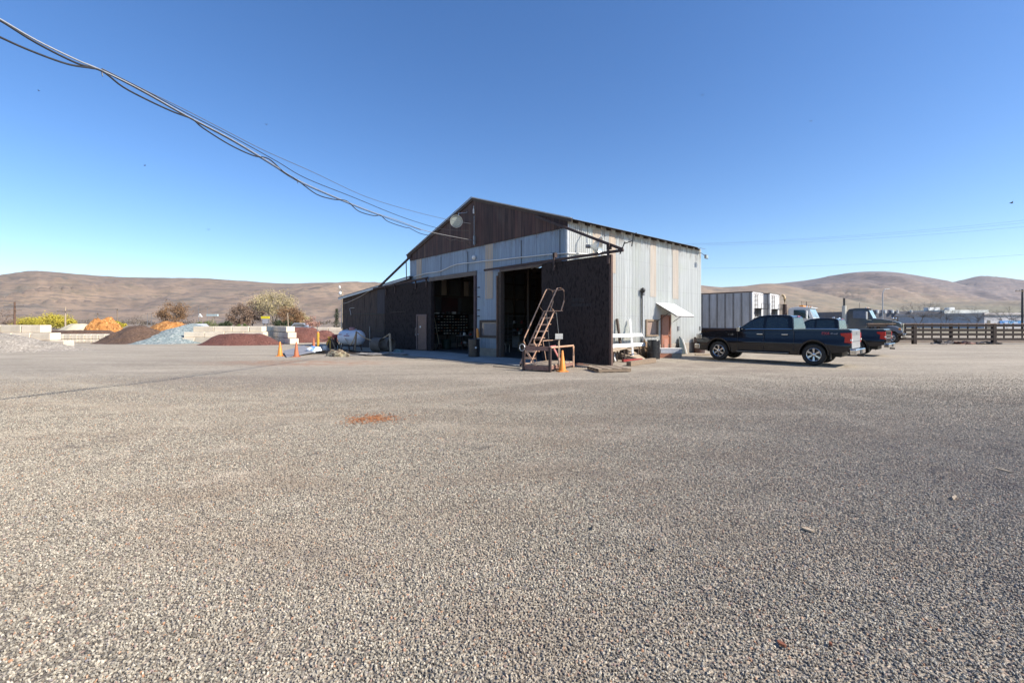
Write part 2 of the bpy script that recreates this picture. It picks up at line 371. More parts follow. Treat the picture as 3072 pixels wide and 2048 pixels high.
    k.bump(hsum, .9, .012)
    return k.fin(c, .92)
gm = gravel_mat()
ys = [-200, -20, -5, 0, 5, 10, 20, 30, 45, 60, 100, 300, 1000, 3000, 6000, 9400]; xs = [-27000, -4000, -800, -200, -60, -20, 0, 20, 60, 200, 800, 4000, 27000]
mb = MB(); mb.v = [(x, y, 0) for y in ys for x in xs]; nx = len(xs)
mb.f = [(j*nx+i, j*nx+i+1, (j+1)*nx+i+1, (j+1)*nx+i) for j in range(len(ys)-1) for i in range(nx-1)]
struct(mb.build('ground', gm, smooth=False, fix=False))
# concrete apron before the doors
def apron():
    mb = MB(); pts = []
    far = [FP(u, 1053, 0) for u in (1205,)]
    out = [(-13.9, .3), (-13.9, -2.0), (-10.5, -2.6), (-6.6, -2.9), (-3.9, -2.6), (-.4, -2.2), (.2, -.9), (.2, .3)]
    out2 = []
    for i in range(len(out)):
        a, b = Vector(out[i]), Vector(out[(i+1) % len(out)])
        for t in range(6):
            p = a.lerp(b, t/6); jit = .10 if p.y < -.5 else 0
            out2.append((p.x+random.uniform(-jit, jit), p.y+random.uniform(-jit, jit)))
    vs = [BM @ Vector((x, y, .012)) for x, y in out2]
    mb.add(vs, [tuple(range(len(vs)))])
    o = mb.build('pavement', M['slab'], smooth=False, fix=False); struct(o); o['label'] = 'worn concrete apron in shade before the shop doors'
apron()
# loose gravel: real stones near the camera (one scattered stuff object)
def gravel_stones():
    ng = bpy.data.node_groups.new('gravel_scatter', 'GeometryNodeTree')
    ng.interface.new_socket('Geometry', in_out='INPUT', socket_type='NodeSocketGeometry'); ng.interface.new_socket('Geometry', in_out='OUTPUT', socket_type='NodeSocketGeometry')
    N = ng.nodes.new; L = ng.links.new
    gi, go = N('NodeGroupInput'), N('NodeGroupOutput')
    ds = N('GeometryNodeDistributePointsOnFaces'); ds.distribute_method = 'RANDOM'; ds.inputs['Seed'].default_value = 3
    pos = N('GeometryNodeInputPosition'); sx = N('ShaderNodeSeparateXYZ'); L(pos.outputs[0], sx.inputs[0])
    mr = N('ShaderNodeMapRange'); L(sx.outputs[1], mr.inputs[0])
    for i, q in zip((1, 2, 3, 4), (4.5, 16.0, 70, 0)): mr.inputs[i].default_value = q
    sq = N('ShaderNodeMath'); sq.operation = 'POWER'; sq.inputs[1].default_value = 2.0; L(mr.outputs[0], sq.inputs[0])
    ax_ = N('ShaderNodeMath'); ax_.operation = 'ABSOLUTE'; L(sx.outputs[0], ax_.inputs[0]); yy_ = N('ShaderNodeMath'); yy_.operation = 'MULTIPLY_ADD'; L(sx.outputs[1], yy_.inputs[0]); yy_.inputs[1].default_value = -1.16; L(ax_.outputs[0], yy_.inputs[2])
    fx_ = N('ShaderNodeMapRange'); L(yy_.outputs[0], fx_.inputs[0])
    for i, q in zip((1, 2, 3, 4), (1.2, 4.0, 1, 0)): fx_.inputs[i].default_value = q
    pr_ = N('ShaderNodeMath'); pr_.operation = 'MULTIPLY'; L(sq.outputs[0], pr_.inputs[0]); L(fx_.outputs[0], pr_.inputs[1])
    L(pr_.outputs[0], ds.inputs['Density'])
    ico = N('GeometryNodeMeshIcoSphere'); ico.inputs['Radius'].default_value = 1.0; ico.inputs['Subdivisions'].default_value = 2
    sp = N('GeometryNodeSetPosition'); nz = N('ShaderNodeTexNoise'); nz.inputs['Scale'].default_value = 1.1; nz.inputs['Detail'].default_value = 1
    vm = N('ShaderNodeVectorMath'); vm.operation = 'SUBTRACT'; vm.inputs[1].default_value = (.5, .5, .5); L(nz.outputs['Color'], vm.inputs[0])
    vs = N('ShaderNodeVectorMath'); vs.operation = 'SCALE'; vs.inputs['Scale'].default_value = 1.5; L(vm.outputs[0], vs.inputs[0])
    L(ico.outputs[0], sp.inputs[0]); L(vs.outputs[0], sp.inputs['Offset'])
    sm = N('GeometryNodeSetMaterial')
    k = NT('gravel_stone'); oi = k.n('ShaderNodeObjectInfo')
    c = k.ramp(oi.outputs['Random'], [(0, (.10, .088, .07)), (.12, (.18, .158, .125)), (.35, (.275, .243, .192)), (.6, (.355, .315, .245)), (.8, (.43, .38, .29)), (.93, (.58, .52, .41)), (.965, (.44, .23, .12)), (1, (.23, .23, .25))])
    loc_ = oi.outputs['Location']
    mpa = k.n('ShaderNodeMapping'); k.l(loc_, mpa.inputs[0]); mpa.inputs['Scale'].default_value = (.35, .8, 1); mpa.inputs['Rotation'].default_value = (0, 0, .2)
    c = k.mix(k.mr(k.noise(mpa.outputs[0], 1.0, 5, .65, .4), .47, .70, 0, .62), c, (.25, .185, .13))
    c = k.mix(k.mr(k.noise(mpa.outputs[0], 2.3, 4, .6), .56, .72, 0, .5), c, (.50, .43, .34))
    c = k.mix(k.mr(k.noise(loc_, 1.1, 5, .7), .58, .70, 0, .6), c, (.12, .10, .09))
    c = k.mix(k.math('MULTIPLY', track_mask(k, loc_), .42), c, (.46, .40, .31))
    sl_ = k.n('ShaderNodeSeparateXYZ'); k.l(loc_, sl_.inputs[0]); rg_ = k.math('MULTIPLY', k.mr(sl_.outputs[0], .3, 5), k.mr(sl_.outputs[1], 12, 5))
    c = k.mix(k.math('MULTIPLY', rg_, .38), c, (.17, .155, .16))
    sm.inputs['Material'].default_value = k.fin(c, .88)
    L(sp.outputs[0], sm.inputs[0])
    ip = N('GeometryNodeInstanceOnPoints'); L(ds.outputs['Points'], ip.inputs['Points']); L(sm.outputs[0], ip.inputs['Instance'])
    rv = N('FunctionNodeRandomValue'); rv.data_type = 'FLOAT_VECTOR'; rv.inputs[0].default_value = (0, 0, 0); rv.inputs[1].default_value = (6.28, 6.28, 6.28); L(rv.outputs[0], ip.inputs['Rotation'])
    rs = N('FunctionNodeRandomValue'); rs.data_type = 'FLOAT_VECTOR'; rs.inputs[0].default_value = (.0038, .0038, .0026); rs.inputs[1].default_value = (.0103, .0094, .0064); rs.inputs['Seed'].default_value = 9; L(rs.outputs[0], ip.inputs['Scale'])
    L(ip.outputs[0], go.inputs[0]); L(gi.outputs[0], ds.inputs['Mesh'])
    mb = MB(); rows = [1.6+.4*i for i in range(48)]; nc = 26
    for y in rows: mb.v += [((1.22*y+4)*(2*j/nc-1), y, .004) for j in range(nc+1)]
    mb.f = [(i*(nc+1)+j, i*(nc+1)+j+1, (i+1)*(nc+1)+j+1, (i+1)*(nc+1)+j) for i in range(len(rows)-1) for j in range(nc)]
    o = mb.build('gravel', gm, smooth=False, fix=False); md = o.modifiers.new('scatter', 'NODES'); md.node_group = ng
    struct(o, 'stuff'); o['label'] = 'loose grey and tan crushed gravel across the near yard'
gravel_stones()
# scraps on the gravel
def scrap(u, v, sx, sy, m, label, cat='debris', name='wood_chip', h=.012):
    p = G(u, v); mb = MB(); n = 9; r = random.Random(u)
    pts = [(sx*math.cos(2*math.pi*i/n)*r.uniform(.6, 1), sy*math.sin(2*math.pi*i/n)*r.uniform(.6, 1)) for i in range(n)]
    mb.prism(pts, 0, h, 'xy'); o = mb.build(name, m); o.location = (p.x, p.y, .013); o.rotation_euler = (r.uniform(-.06, .06), r.uniform(-.06, .06), r.uniform(0, 3)); tag(o, label, cat)
M['chip_o'] = mat('orange_bark_chip', (.50, .21, .075), (.33, .12, .045), 20, .85)
M['chip_b'] = mat('brown_bark_chip', (.28, .10, .05), (.20, .07, .04), 20, .85)
scrap(2423, 1594, .055, .028, M['wood_pale'], 'pale splintered wood chip on gravel, right of centre')
scrap(2345, 1940, .028, .014, M['chip_b'], 'orange bark chip on near gravel, larger of the two')
scrap(2492, 1940, .012, .008, M['chip_b'], 'smaller orange bark chip at the right near edge')
scrap(3010, 1414, .09, .018, M['wood_pale'], 'long pale sliver of wood near the right edge of the gravel')
scrap(2862, 1497, .09, .014, M['wood_pale'], 'thin pale stick lying right of the splintered chip')
scrap(1955, 1657, .024, .009, M['black'], 'small dark flat scrap in mid gravel', name='scrap')
scrap(1776, 1588, .032, .007, M['black'], 'thin black scrap left of the pale chip', name='scrap')
def needles():
    mb = MB(); a = G(1132, 1254); b = G(1055, 1270); r = random.Random(4)
    for i in range(420):
        t = r.random()**2.8; p = a.lerp(b, t); x = p.x+r.gauss(0, .22*(1-.4*t)); y = p.y+r.gauss(0, .16*(1-.3*t)); an = r.uniform(0, 3.14); L = r.uniform(.015, .06)
        mb.box((x, y, .012+r.random()*.012), (L, r.uniform(.006, .014), .004), rz=an)
    o = mb.build('bark_shreds', M['chip_o'], smooth=False, fix=False); o['kind'] = 'stuff'; o['label'] = 'patch of orange bark shreds on the gravel'
needles()
# ================================================================== HILLS
def hills():
    ridges = [
     (3600, 900, [(-3000, 900), (-1200, 868), (-400, 842), (0, 827), (78, 812), (120, 811), (170, 815), (330, 827), (460, 831), (630, 832), (730, 840), (860, 849), (960, 846), (1100, 846), (1180, 850), (1300, 858), (1500, 872), (1800, 900), (2200, 945), (2500, 966), (9000, 966)]),
     (3000, 1000, [(-3000, 966), (1200, 966), (1500, 885), (1800, 862), (2000, 848), (2104, 853), (2150, 861), (2220, 858), (2280, 848), (2310, 845), (2350, 850), (2400, 862), (2490, 884), (2570, 902), (2660, 918), (2800, 942), (2900, 966), (9000, 966)]),
     (6200, 2200, [(-3000, 966), (1500, 966), (1900, 880), (2163, 861), (2260, 856), (2340, 849), (2434, 839), (2516, 822), (2568, 815), (2620, 813), (2675, 814), (2731, 822), (2791, 832), (2860, 845), (2950, 868), (3072, 890), (3400, 930), (3800, 966), (9000, 966)]),
     (7600, 3600, [(-3000, 966), (2400, 966), (2600, 905), (2780, 858), (2860, 847), (2916, 828), (2964, 824), (3007, 830), (3072, 839), (3300, 850), (3800, 862), (5000, 900), (9000, 966)]),
     (4200, 900, [(-3000, 966), (2000, 966), (2200, 935), (2500, 922), (2700, 908), (3072, 900), (3600, 905), (5000, 940), (9000, 966)])]
    A = np.linspace(-3.0, 3.0, 900); Y = np.concatenate([np.linspace(900, 5200, 70), np.linspace(5300, 9000, 34)])
    AA, YY = np.meshgrid(A, Y)
    rng = np.random.RandomState(5)
    def noise(x, y, seed):
        r = np.random.RandomState(seed); tab = r.rand(512, 512)
        xi = np.floor(x).astype(int); yi = np.floor(y).astype(int); fx = x-xi; fy = y-yi; fx = fx*fx*(3-2*fx); fy = fy*fy*(3-2*fy)
        g = lambda a, b: tab[a % 512, b % 512]
        return (g(xi, yi)*(1-fx)+g(xi+1, yi)*fx)*(1-fy)+(g(xi, yi+1)*(1-fx)+g(xi+1, yi+1)*fx)*fy
    X = AA*YY; Z = np.full(X.shape, -4.0)
    wx = 420*noise(X/700+9, YY/900+9, 21); wy = 520*noise(X/800+30, YY/700+30, 22)
    gul = 0
    for o, (s, a) in enumerate(((520, 1), (240, .5), (110, .28), (55, .14))): gul = gul + (1-2*np.abs(noise((X+wx)/s+50, (YY+.35*X*(1 if o % 2 else -1)+wy)/(s*2.1)+50, o+3)-.5))*a
    gul = gul/1.92
    for (Yk, Yb, prof) in ridges:
        pu = np.array([p[0] for p in prof], float); pv = np.array([p[1] for p in prof], float)
        zc = (VH-np.interp(U0+A*F, pu, pv))/F*Yk
        ker = np.ones(9)/9; zc = np.convolve(np.pad(zc, 4, 'edge'), ker, 'valid')
        t = np.clip((YY-Yb)/(Yk-Yb), 0, 1); rise = .35*t+.65*t*t*(3-2*t)
        fall = np.clip(1-(YY-Yk)/(Yk*.5), 0, 1)
        s = np.where(YY <= Yk, rise, fall)
        z = zc[None, :]*s
        z = z - (np.clip(zc, 0, 400)[None, :]*.42)*np.clip(1.05-gul*1.15, 0, 1)*np.where(YY <= Yk, (4*t*(1-t))**.7, 0)
        Z = np.maximum(Z, z)
    me = bpy.data.meshes.new('hills'); n, m = X.shape
    co_ = np.stack([X, YY, Z], -1).reshape(-1, 3)
    idx = np.arange(n*m).reshape(n, m); q = np.stack([idx[:-1, :-1], idx[:-1, 1:], idx[1:, 1:], idx[1:, :-1]], -1).reshape(-1, 4)
    me.vertices.add(n*m); me.vertices.foreach_set('co', co_.ravel()); me.loops.add(q.size); me.loops.foreach_set('vertex_index', q.ravel())
    me.polygons.add(len(q)); me.polygons.foreach_set('loop_start', np.arange(0, q.size, 4)); me.polygons.foreach_set('loop_total', np.full(len(q), 4)); me.update(); me.validate()
    me.shade_smooth()
    k = NT('dry_sagebrush_hill'); geo = k.n('ShaderNodeNewGeometry'); P = geo.outputs['Position']; sp = k.n('ShaderNodeSeparateXYZ'); k.l(P, sp.inputs[0])
    mp = k.n('ShaderNodeMapping'); k.l(P, mp.inputs[0]); mp.inputs['Scale'].default_value = (1, .45, 3)
    n1 = k.noise(mp.outputs[0], .0035, 8, .66, .6); n2 = k.noise(mp.outputs[0], .018, 6, .7)
    c = k.ramp(n1, [(.30, (.135, .115, .09)), (.42, (.215, .155, .108)), (.55, (.265, .19, .133)), (.68, (.18, .15, .11)), (.8, (.28, .20, .155))])
    c = k.mix(k.mr(n2, .50, .64, 0, .7), c, (.115, .10, .07))
    mq = k.n('ShaderNodeMapping'); k.l(P, mq.inputs[0]); mq.inputs['Scale'].default_value = (.35, .8, 7); n4 = k.noise(mq.outputs[0], .012, 7, .72, 1.0); c = k.mix(k.mr(n4, .51, .60, 0, .75), c, (.115, .095, .08)); c = k.mix(k.mr(n4, .44, .36, 0, .35), c, (.33, .25, .18))
    c = k.mix(k.mr(k.noise(P, .05, 4, .7), .60, .72, 0, .4), c, (.08, .075, .06))
    c = k.mix(k.mr(sp.outputs[1], 4000, 5000, 0, .6), c, k.ramp(n4, [(.40, (.18, .14, .135)), (.50, (.11, .095, .105)), (.58, (.06, .057, .07))]))  # far ridges: blue-grey fold shading put into the colour
    gr = k.math('MULTIPLY', k.mr(sp.outputs[2], 230, 20), k.mr(sp.outputs[0], 500, 2400))
    c = k.mix(k.math('MULTIPLY', gr, .75), c, k.ramp(n2, [(.35, (.15, .16, .085)), (.6, (.21, .20, .12)), (.75, (.09, .10, .07))]))
    k.fin(c, .95); me.materials.append(k.m)
    o = bpy.data.objects.new('hills', me); S.collection.objects.link(o); struct(o)
hills()
# ================================================================== WORKSHOP
W, D, EZ, AZ, GB = 13.5, 11.7, 5.9, 8.22, 5.68
AX = 6.6
def roofz(x):                                   # underside of the roof over local x (0 .. -W)
    t = -x
    return EZ+.02+(AZ-EZ)*(t+.35)/(AX+.35) if t <= AX else AZ-(AZ-5.98)*(t-AX)/(W+.3-AX)
def corr(mb, p0, p1, z0, z1, n, pitch=.115, amp=.021, step=6):
    p0, p1, n = Vector(p0), Vector(p1), Vector(n).normalized(); d = p1-p0; L = d.length; d.normalize()
    m = max(2, int(L/pitch*step)); vs = []
    for i in range(m+1):
        s = L*i/m; p = p0+d*s+n*(amp*math.sin(2*math.pi*s/pitch)); a = z0(s) if callable(z0) else z0; b = z1(s) if callable(z1) else z1
        vs += [(p.x, p.y, a), (p.x, p.y, b)]
    return mb.add(vs, [(2*i, 2*i+2, 2*i+3, 2*i+1) for i in range(m)])
shop = thing('workshop', 'corrugated metal workshop with dark plank gable and two open doorways', 'workshop', C0, TH)
OP = [(.55, 4.2), (6.42, 10.75)]; HZ = 4.3
mb = MB()
corr(mb, (0, 0), (-W, 0), HZ, GB, (0, -1))
corr(mb, (0, 0), (-.55, 0), .3, HZ, (0, -1)); corr(mb, (-4.2, 0), (-6.42, 0), .42, HZ, (0, -1)); corr(mb, (-10.75, 0), (-W, 0), .3, HZ, (0, -1))
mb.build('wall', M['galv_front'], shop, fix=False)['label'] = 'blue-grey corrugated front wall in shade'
mb = MB(); zt = EZ-.02
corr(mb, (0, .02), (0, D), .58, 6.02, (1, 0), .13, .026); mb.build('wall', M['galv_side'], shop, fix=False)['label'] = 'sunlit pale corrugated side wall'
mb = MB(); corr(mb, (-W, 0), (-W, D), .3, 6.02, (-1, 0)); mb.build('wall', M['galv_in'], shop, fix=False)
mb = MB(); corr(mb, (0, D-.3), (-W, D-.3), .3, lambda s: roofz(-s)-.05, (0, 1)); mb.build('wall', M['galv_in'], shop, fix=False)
mb = MB()                                        # inner lining: dark boards added and raised to the roof, blocking sun leaks
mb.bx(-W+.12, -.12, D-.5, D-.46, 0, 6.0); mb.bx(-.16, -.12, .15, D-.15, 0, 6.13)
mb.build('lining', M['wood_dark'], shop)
mb = MB()
for y in [1.2*i+.3 for i in range(10)]: mb.bx(-W+.06, -W+.2, y, y+.12, 0, 5.8)
for z in (1.2, 2.35, 3.45, 4.6): mb.bx(-W+.02, -W+.14, .1, D-.1, z, z+.1)
for x in (-2.7, -6.6, -10): 
    mb.bx(x-.08, x+.08, 3.9, 4.06, 0, roofz(x)-.3) if x == -6.6 else None
for y in (1.5, 4.5, 7.5, 10.5): mb.bx(-W+.2, -.2, y, y+.1, 5.2, 5.45)
mb.build('framing', M['wood_dark'], shop)
mb = MB(); 
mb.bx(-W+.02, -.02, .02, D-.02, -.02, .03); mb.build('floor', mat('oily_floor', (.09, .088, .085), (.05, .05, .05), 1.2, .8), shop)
# gable
mb = MB(); xs_ = [0-.0, -AX, -W]
mb.prism([(.05, GB), (.05, roofz(0)), (-AX, AZ-.03), (-W-.02, roofz(-W)), (-W-.02, GB)], -.05, -.02, 'xz'); mb.build('gable', M['planks'], shop, sharp=10)
mb = MB(); corr(mb, (0, -.0), (-W, 0), GB, lambda s: roofz(-s)-.06, (0, -1)); o = mb.build('gable_backing', M['galv_front'], shop, fix=False); o.location.y = .04
# foundation
mb = MB(); mb.bx(-6.40, -4.22, -.06, .12, 0, .42); mb.bx(-W, -10.75, -.04, .12, 0, .3); mb.bx(-.05, .05, .0, D, 0, .58); mb.bx(-.55, -.05, -.05, .12, 0, .3); mb.bx(-W-.05, -W+.1, .12, D, 0, .3)
mb.build('foundation', M['concrete'], shop, bevel=.01)
# roof sheets (corrugated down the slope)
def roof(side):
    mb = MB(); y0, y1 = -.14, D-.2; pitch = .09; m = int((y1-y0)/pitch*4); vs = []
    for i in range(m+1):
        y = y0+(y1-y0)*i/m; dz = .013*math.sin(2*math.pi*(y-y0)/pitch)
        if side > 0: e, ez = .37, EZ; 
        else: e, ez = -W-.3, 5.98
        vs += [(e, y, ez+dz+.06), (-AX, y, AZ+dz+.06)]
    mb.add(vs, [(2*i, 2*i+2, 2*i+3, 2*i+1) for i in range(m)]); return mb
o = roof(1).build('roof', M['roofm'], shop, fix=False)
roof(-1).build('roof', M['roofm'], shop, fix=False)
mb = MB()
def rk(x0, z0, x1, z1, y, t=.04, h=.17): mb.beam((x0, y, z0-.06), (x1, y, z1-.06), t, h)
rk(.34, EZ+.08, -AX, AZ+.06, -.09); rk(-W-.28, 6.02, -AX, AZ+.06, -.09)
for y in [.4+.75*i for i in range(15)]: mb.beam((.30, y, EZ-.02), (-AX, y, AZ-.05), .05, .1)
for y in [.4+.75*i for i in range(15)]: mb.beam((-W-.25, y, 5.93), (-AX, y, AZ-.05), .05, .1)
mb.build('rafters', M['wood_dark'], shop)
mb = MB(); mb.beam((.36, -.16, EZ+.1), (-AX, -.16, AZ+.1), .05, .03); mb.beam((-W-.3, -.16, 6.06), (-AX, -.16, AZ+.1), .05, .03)
mb.build('roof_trim', M['tin'], shop)
# corner trim
mb = MB(); mb.bx(-.07, .025, -.03, -.014, .3, GB); mb.bx(.014, .03, -.014, .09, .58, EZ-.1); mb.build('corner_trim', M['tin'], shop)
mb = MB(); mb.bx(-W-.02, -W+.07, -.03, -.014, .3, GB); mb.build('corner_trim', M['tin'], shop)
# translucent strips
def strip_f(u0, u1, v0, v1):
    a, b = FP(u0, v0, .03), FP(u1, v1, .03); mb = MB(); corr(mb, (a.x, -.02), (b.x, -.02), b.z, min(a.z, GB-.01), (0, -1), .065, .009); mb.build('skylight_strip', M['fibre'], shop, fix=False)
strip_f(1455, 1478, 728, 895); strip_f(1249, 1264, 776, 836)
def strip_r(u0, u1, v0, v1):
    a, b = RP(u0, v0, .03), RP(u1, v1, .03); mb = MB(); corr(mb, (.02, a.y), (.02, b.y), b.z, EZ-.06, (1, 0), .065, .009); mb.build('skylight_strip', M['fibre'], shop, fix=False)
strip_r(1779, 1803, 670, 820); strip_r(1828, 1848, 670, 820); strip_r(1951, 1968.6, 745, 891); strip_r(2018.6, 2036, 745, 897)
# dark joints in the front sheeting
for u, v0, v1 in ((1323, 770, 832), (1403, 755, 818), (1564, 720, 794), (1680, 690, 780)):
    a, b = FP(u, v0, .02), FP(u, v1, .02); mb = MB(); mb.bx(a.x-.02, a.x+.02, -.022, -.012, b.z, a.z); mb.build('sheet_joint', M['black'], shop)
# door headers, jambs
for x0, x1 in ((-4.35, -.3), (-11.0, -6.3)): mb = MB(); mb.bx(x0, x1, -.10, -.015, HZ-.12, HZ+.12); mb.build('door_header', mat('weathered_grey_board', (.13, .105, .09), (.20, .17, .145), 3, .85, stretch=(1, 6, 6)), shop, bevel=.01)
mb = MB(); mb.bx(-4.42, -4.2, -.14, .10, 0, HZ-.12); mb.build('door_jamb', M['wood_dark'], shop, bevel=.01)
mb = MB(); mb.bx(-4.46, -4.38, -.22, -.141, .02, HZ-.3); mb.build('door_jamb', mat('brown_board', (.17, .095, .06), (.10, .06, .04), 4, .8), shop, bevel=.01)
mb = MB(); mb.bx(-11.25, -10.72, -.13, .10, 0, HZ-.13); mb.build('door_jamb', M['dark_door'], shop, bevel=.01)
mb = MB(); mb.bx(-6.46, -6.30, -.12, .10, 0, HZ-.12); mb.build('door_jamb', mat('maroon_steel_jamb', (.05, .028, .035), (.10, .05, .05), 4, .6), shop, bevel=.01)
mb = MB(); a = FP(1432, 985, .2); b = FP(1434, 1013, .2); mb.cyl((a.x, -.2, a.z), (b.x, -.2, b.z), .06, .075, 12); mb.build('bollard_sleeve', M['cone'], shop)
for v in (862, 890, 930, 948): a = FP(1438, v, .1); mb = MB(); mb.bx(a.x-.13, a.x+.03, -.14, -.10, a.z-.025, a.z+.025); mb.build('hinge', M['rust_dark'], shop)
# tracks with brackets, braces
tr = MB(); tr.bx(-5.2, 3.05, -.42, -.34, 4.27, 4.37); o = tr.build('door_track', M['rust_dark'], shop, bevel=.008)
mb = MB(); mb.beam((3.0, -.38, 4.36), (-1.7, -.2, 6.42), .09, .10); mb.build('track_brace', M['rust_dark'], shop)
mb = MB(); mb.beam((2.9, -.38, 4.2), (3.12, -.38, 4.62), .03, .03); mb.beam((3.1, -.38, 4.55), (3.35, -.30, 4.62), .03, .03); mb.beam((3.35, -.30, 4.42), (3.42, -.30, 4.85), .03, .03); mb.beam((3.42, -.3, 4.83), (3.55, -.3, 4.88), .03, .03); mb.build('insulator_bracket', M['black'], shop)
# left track follows the skewed left door
LD0, LD1 = Vector((-5.08, 27.15)), Vector((-8.22, 29.15))     # world ends of the left door plane
def wl(p, z): return BI @ Vector((p[0], p[1], z))
LM = Matrix.Translation((LD0.x, LD0.y, 0)) @ Matrix.Rotation(math.atan2((LD0-LD1).y, (LD0-LD1).x), 4, 'Z')   # local x runs right along the door, -y to the viewer
def LP(u, v, off=0.0): return onpl(u, v, LM, 1, -off)
LL = (LD1-LD0).length
mb = MB(); a = LM @ LP(1284, 833, .12); b = LM @ LP(1120, 866, .12); mb.beam(BI @ a, BI @ b, .08, .11); mb.build('door_track', M['rust_dark'], shop)
mb = MB(); a = LM @ LP(1136, 862, .12); b = FP(1233, 768, .1); mb.beam(BI @ a, b, .09, .12)
a = LM @ LP(1219.5, 838, .05); b = LM @ LP(1218.5, 784, .05); mb.beam(BI @ a, BI @ b, .04, .04); mb.build('track_brace', M['rust_dark'], shop)
# sliding doors
def hangers(par, pts, M_):
    for p in pts:
        mb = MB(); mb.bx(p.x-.06, p.x+.06, -.10, -.055, p.z-.42, p.z+.28); mb.bx(p.x-.07, p.x+.07, -.26, -.10, p.z+.1, p.z+.3); mb.build('door_hanger', M['rust_dark'], par, bevel=.006)
dr = MB(); dr.bx(-1.19, 2.48, -.33, -.25, .10, 4.24); dro = dr.build('sliding_door', M['dark_door'], shop, bevel=.006); dro['label'] = 'blackened plywood sliding door pushed right past the corner'
mb = MB(); mb.bx(2.40, 2.49, -.345, -.24, .10, 4.24); mb.build('edge_strip', mat('rusty_door_edge', (.12, .065, .045), (.07, .04, .035), 5, .7), dro)
for u in (1664, 1827):
    p = FP(u, 781 if u < 1700 else 762, .4); mb = MB(); mb.bx(p.x-.05, p.x+.05, -.47, -.43, 3.88, 4.62); mb.bx(p.x-.06, p.x+.06, -.47, -.30, 4.42, 4.62); mb.build('door_hanger', M['rust_dark'], dro, bevel=.006)
mb = MB(); r = random.Random(3)
for row, (v, n) in enumerate(((898, 9), (915, 14))):
    for i in range(n):
        p = FP(1716+i*4.2, v, .34); mb.bx(p.x-.018, p.x+.018, -.334, -.331, p.z-.06*(1 if row else 1.6), p.z+.06)
mb.build('faded_lettering', mat('faded_door_lettering', (.045, .036, .034), (.03, .028, .03), 9, .8, lo=.4, hi=.55), dro)
# left sliding door with wicket door, built in its own plane
lr = MB(); lr.bx(-LL, .0, -.04, .04, .08, 4.2)
def tilt(o):    # child placed by a plain offset: convert the plane frame into the workshop frame
    m = BI @ LM; o.matrix_local = m; return o
ztop = lambda x: 4.22+.30*x/LL
mb = MB(); mb.prism([(-LL, .08), (0, .06), (0, ztop(0)), (-LL, ztop(-LL))], -.05, .03, 'xz'); ld = tilt(mb.build('sliding_door', M['dark_door'], shop, sharp=20)); ld['label'] = 'blackened sliding door with a small brown man door in it'
for u, v in ((1158, 868), (1185, 862), (1247, 848), (1279, 842)):
    p = LP(u, v, .08); mb = MB(); mb.bx(p.x-.045, p.x+.045, -.11, -.06, p.z-.38, p.z+.14); mb.bx(p.x-.05, p.x+.05, -.2, -.11, p.z+.05, p.z+.16); mb.build('door_hanger', M['rust_dark'], ld, bevel=.005)
a, b = LP(1249.5, 943, .06), LP(1280, 1053, .06)
mb = MB(); mb.bx(a.x, b.x, -.075, -.052, .06, a.z); wd = mb.build('man_door', M['brown_paint'], ld, bevel=.004)
wx = b.x-a.x; zt_ = a.z
mb = MB(); mb.bx(a.x, a.x+.09, -.1, -.076, .06, zt_); mb.bx(b.x-.05, b.x, -.1, -.076, .06, zt_); mb.bx(a.x+.09, b.x-.05, -.1, -.076, zt_-.10, zt_); mb.build('door_frame', mat('dull_mauve_frame', (.22, .145, .125), (.17, .11, .095), 4, .7), wd, bevel=.004)
mb = MB(); mb.bx(a.x+.09, a.x+.135, -.078, -.0755, .08, zt_-.1); mb.build('door_gap', M['black'], wd)
p = LP(1258, 1003, .1); mb = MB(); mb.sphere((a.x+.2, -.12, 1.0), .035); mb.cyl((a.x+.2, -.12, 1.0), (a.x+.2, -.07, 1.0), .015); mb.build('door_handle', M['steel'], wd)
p = LP(1260, 980, .1); mb = MB(); mb.cyl((p.x, -.077, p.z), (p.x, -.081, p.z), .06, n=12); mb.build('notice_disc', M['white'], wd)
mb = MB(); p = LP(1247, 995, .1); mb.tube([(p.x, -.06, p.z-.25), (p.x, -.13, p.z-.2), (p.x, -.13, p.z+.2), (p.x, -.06, p.z+.25)], .015); mb.build('pull_handle', M['steel'], ld)
mb = MB(); p = LP(1170, 937, .06); q = LP(1216, 934, .06); mb.beam((p.x, -.06, p.z), (q.x, -.06, q.z), .02, .03); mb.build('batten', M['wood_dark'], ld)
# window on the pier (boarded) and on the side
def win(A, B, plane, m, frame, off, fw):
    mb = MB(); mb2 = MB()
    if plane == 'f':
        x0, x1, z0, z1 = A.x, B.x, B.z, A.z
        mb.bx(x0, x1, -off-.02, -.014, z0, z1); mb2.bx(x0, x0+fw, -off-.06, -off-.021, z0, z1); mb2.bx(x1-fw, x1, -off-.06, -off-.021, z0, z1); mb2.bx(x0+fw, x1-fw, -off-.06, -off-.021, z0, z0+fw); mb2.bx(x0+fw, x1-fw, -off-.06, -off-.021, z1-fw, z1)
    else:
        x0, x1, z0, z1 = A.y, B.y, B.z, A.z
        mb.bx(.014, off, x0, x1, z0, z1); mb2.bx(off+.001, off+.06, x0, x0+fw, z0, z1); mb2.bx(off+.001, off+.06, x1-fw, x1, z0, z1); mb2.bx(off+.001, off+.07, x0+fw, x1-fw, z0, z0+fw); mb2.bx(off+.001, off+.06, x0+fw, x1-fw, z1-fw, z1)
    o = mb.build('window', m, shop); mb2.build('window_frame', frame, o, bevel=.004); return o
w1 = win(FP(1440, 960, .05), FP(1496, 1014, .05), 'f', M['pane'], M['wood_dark'], .03, .12)
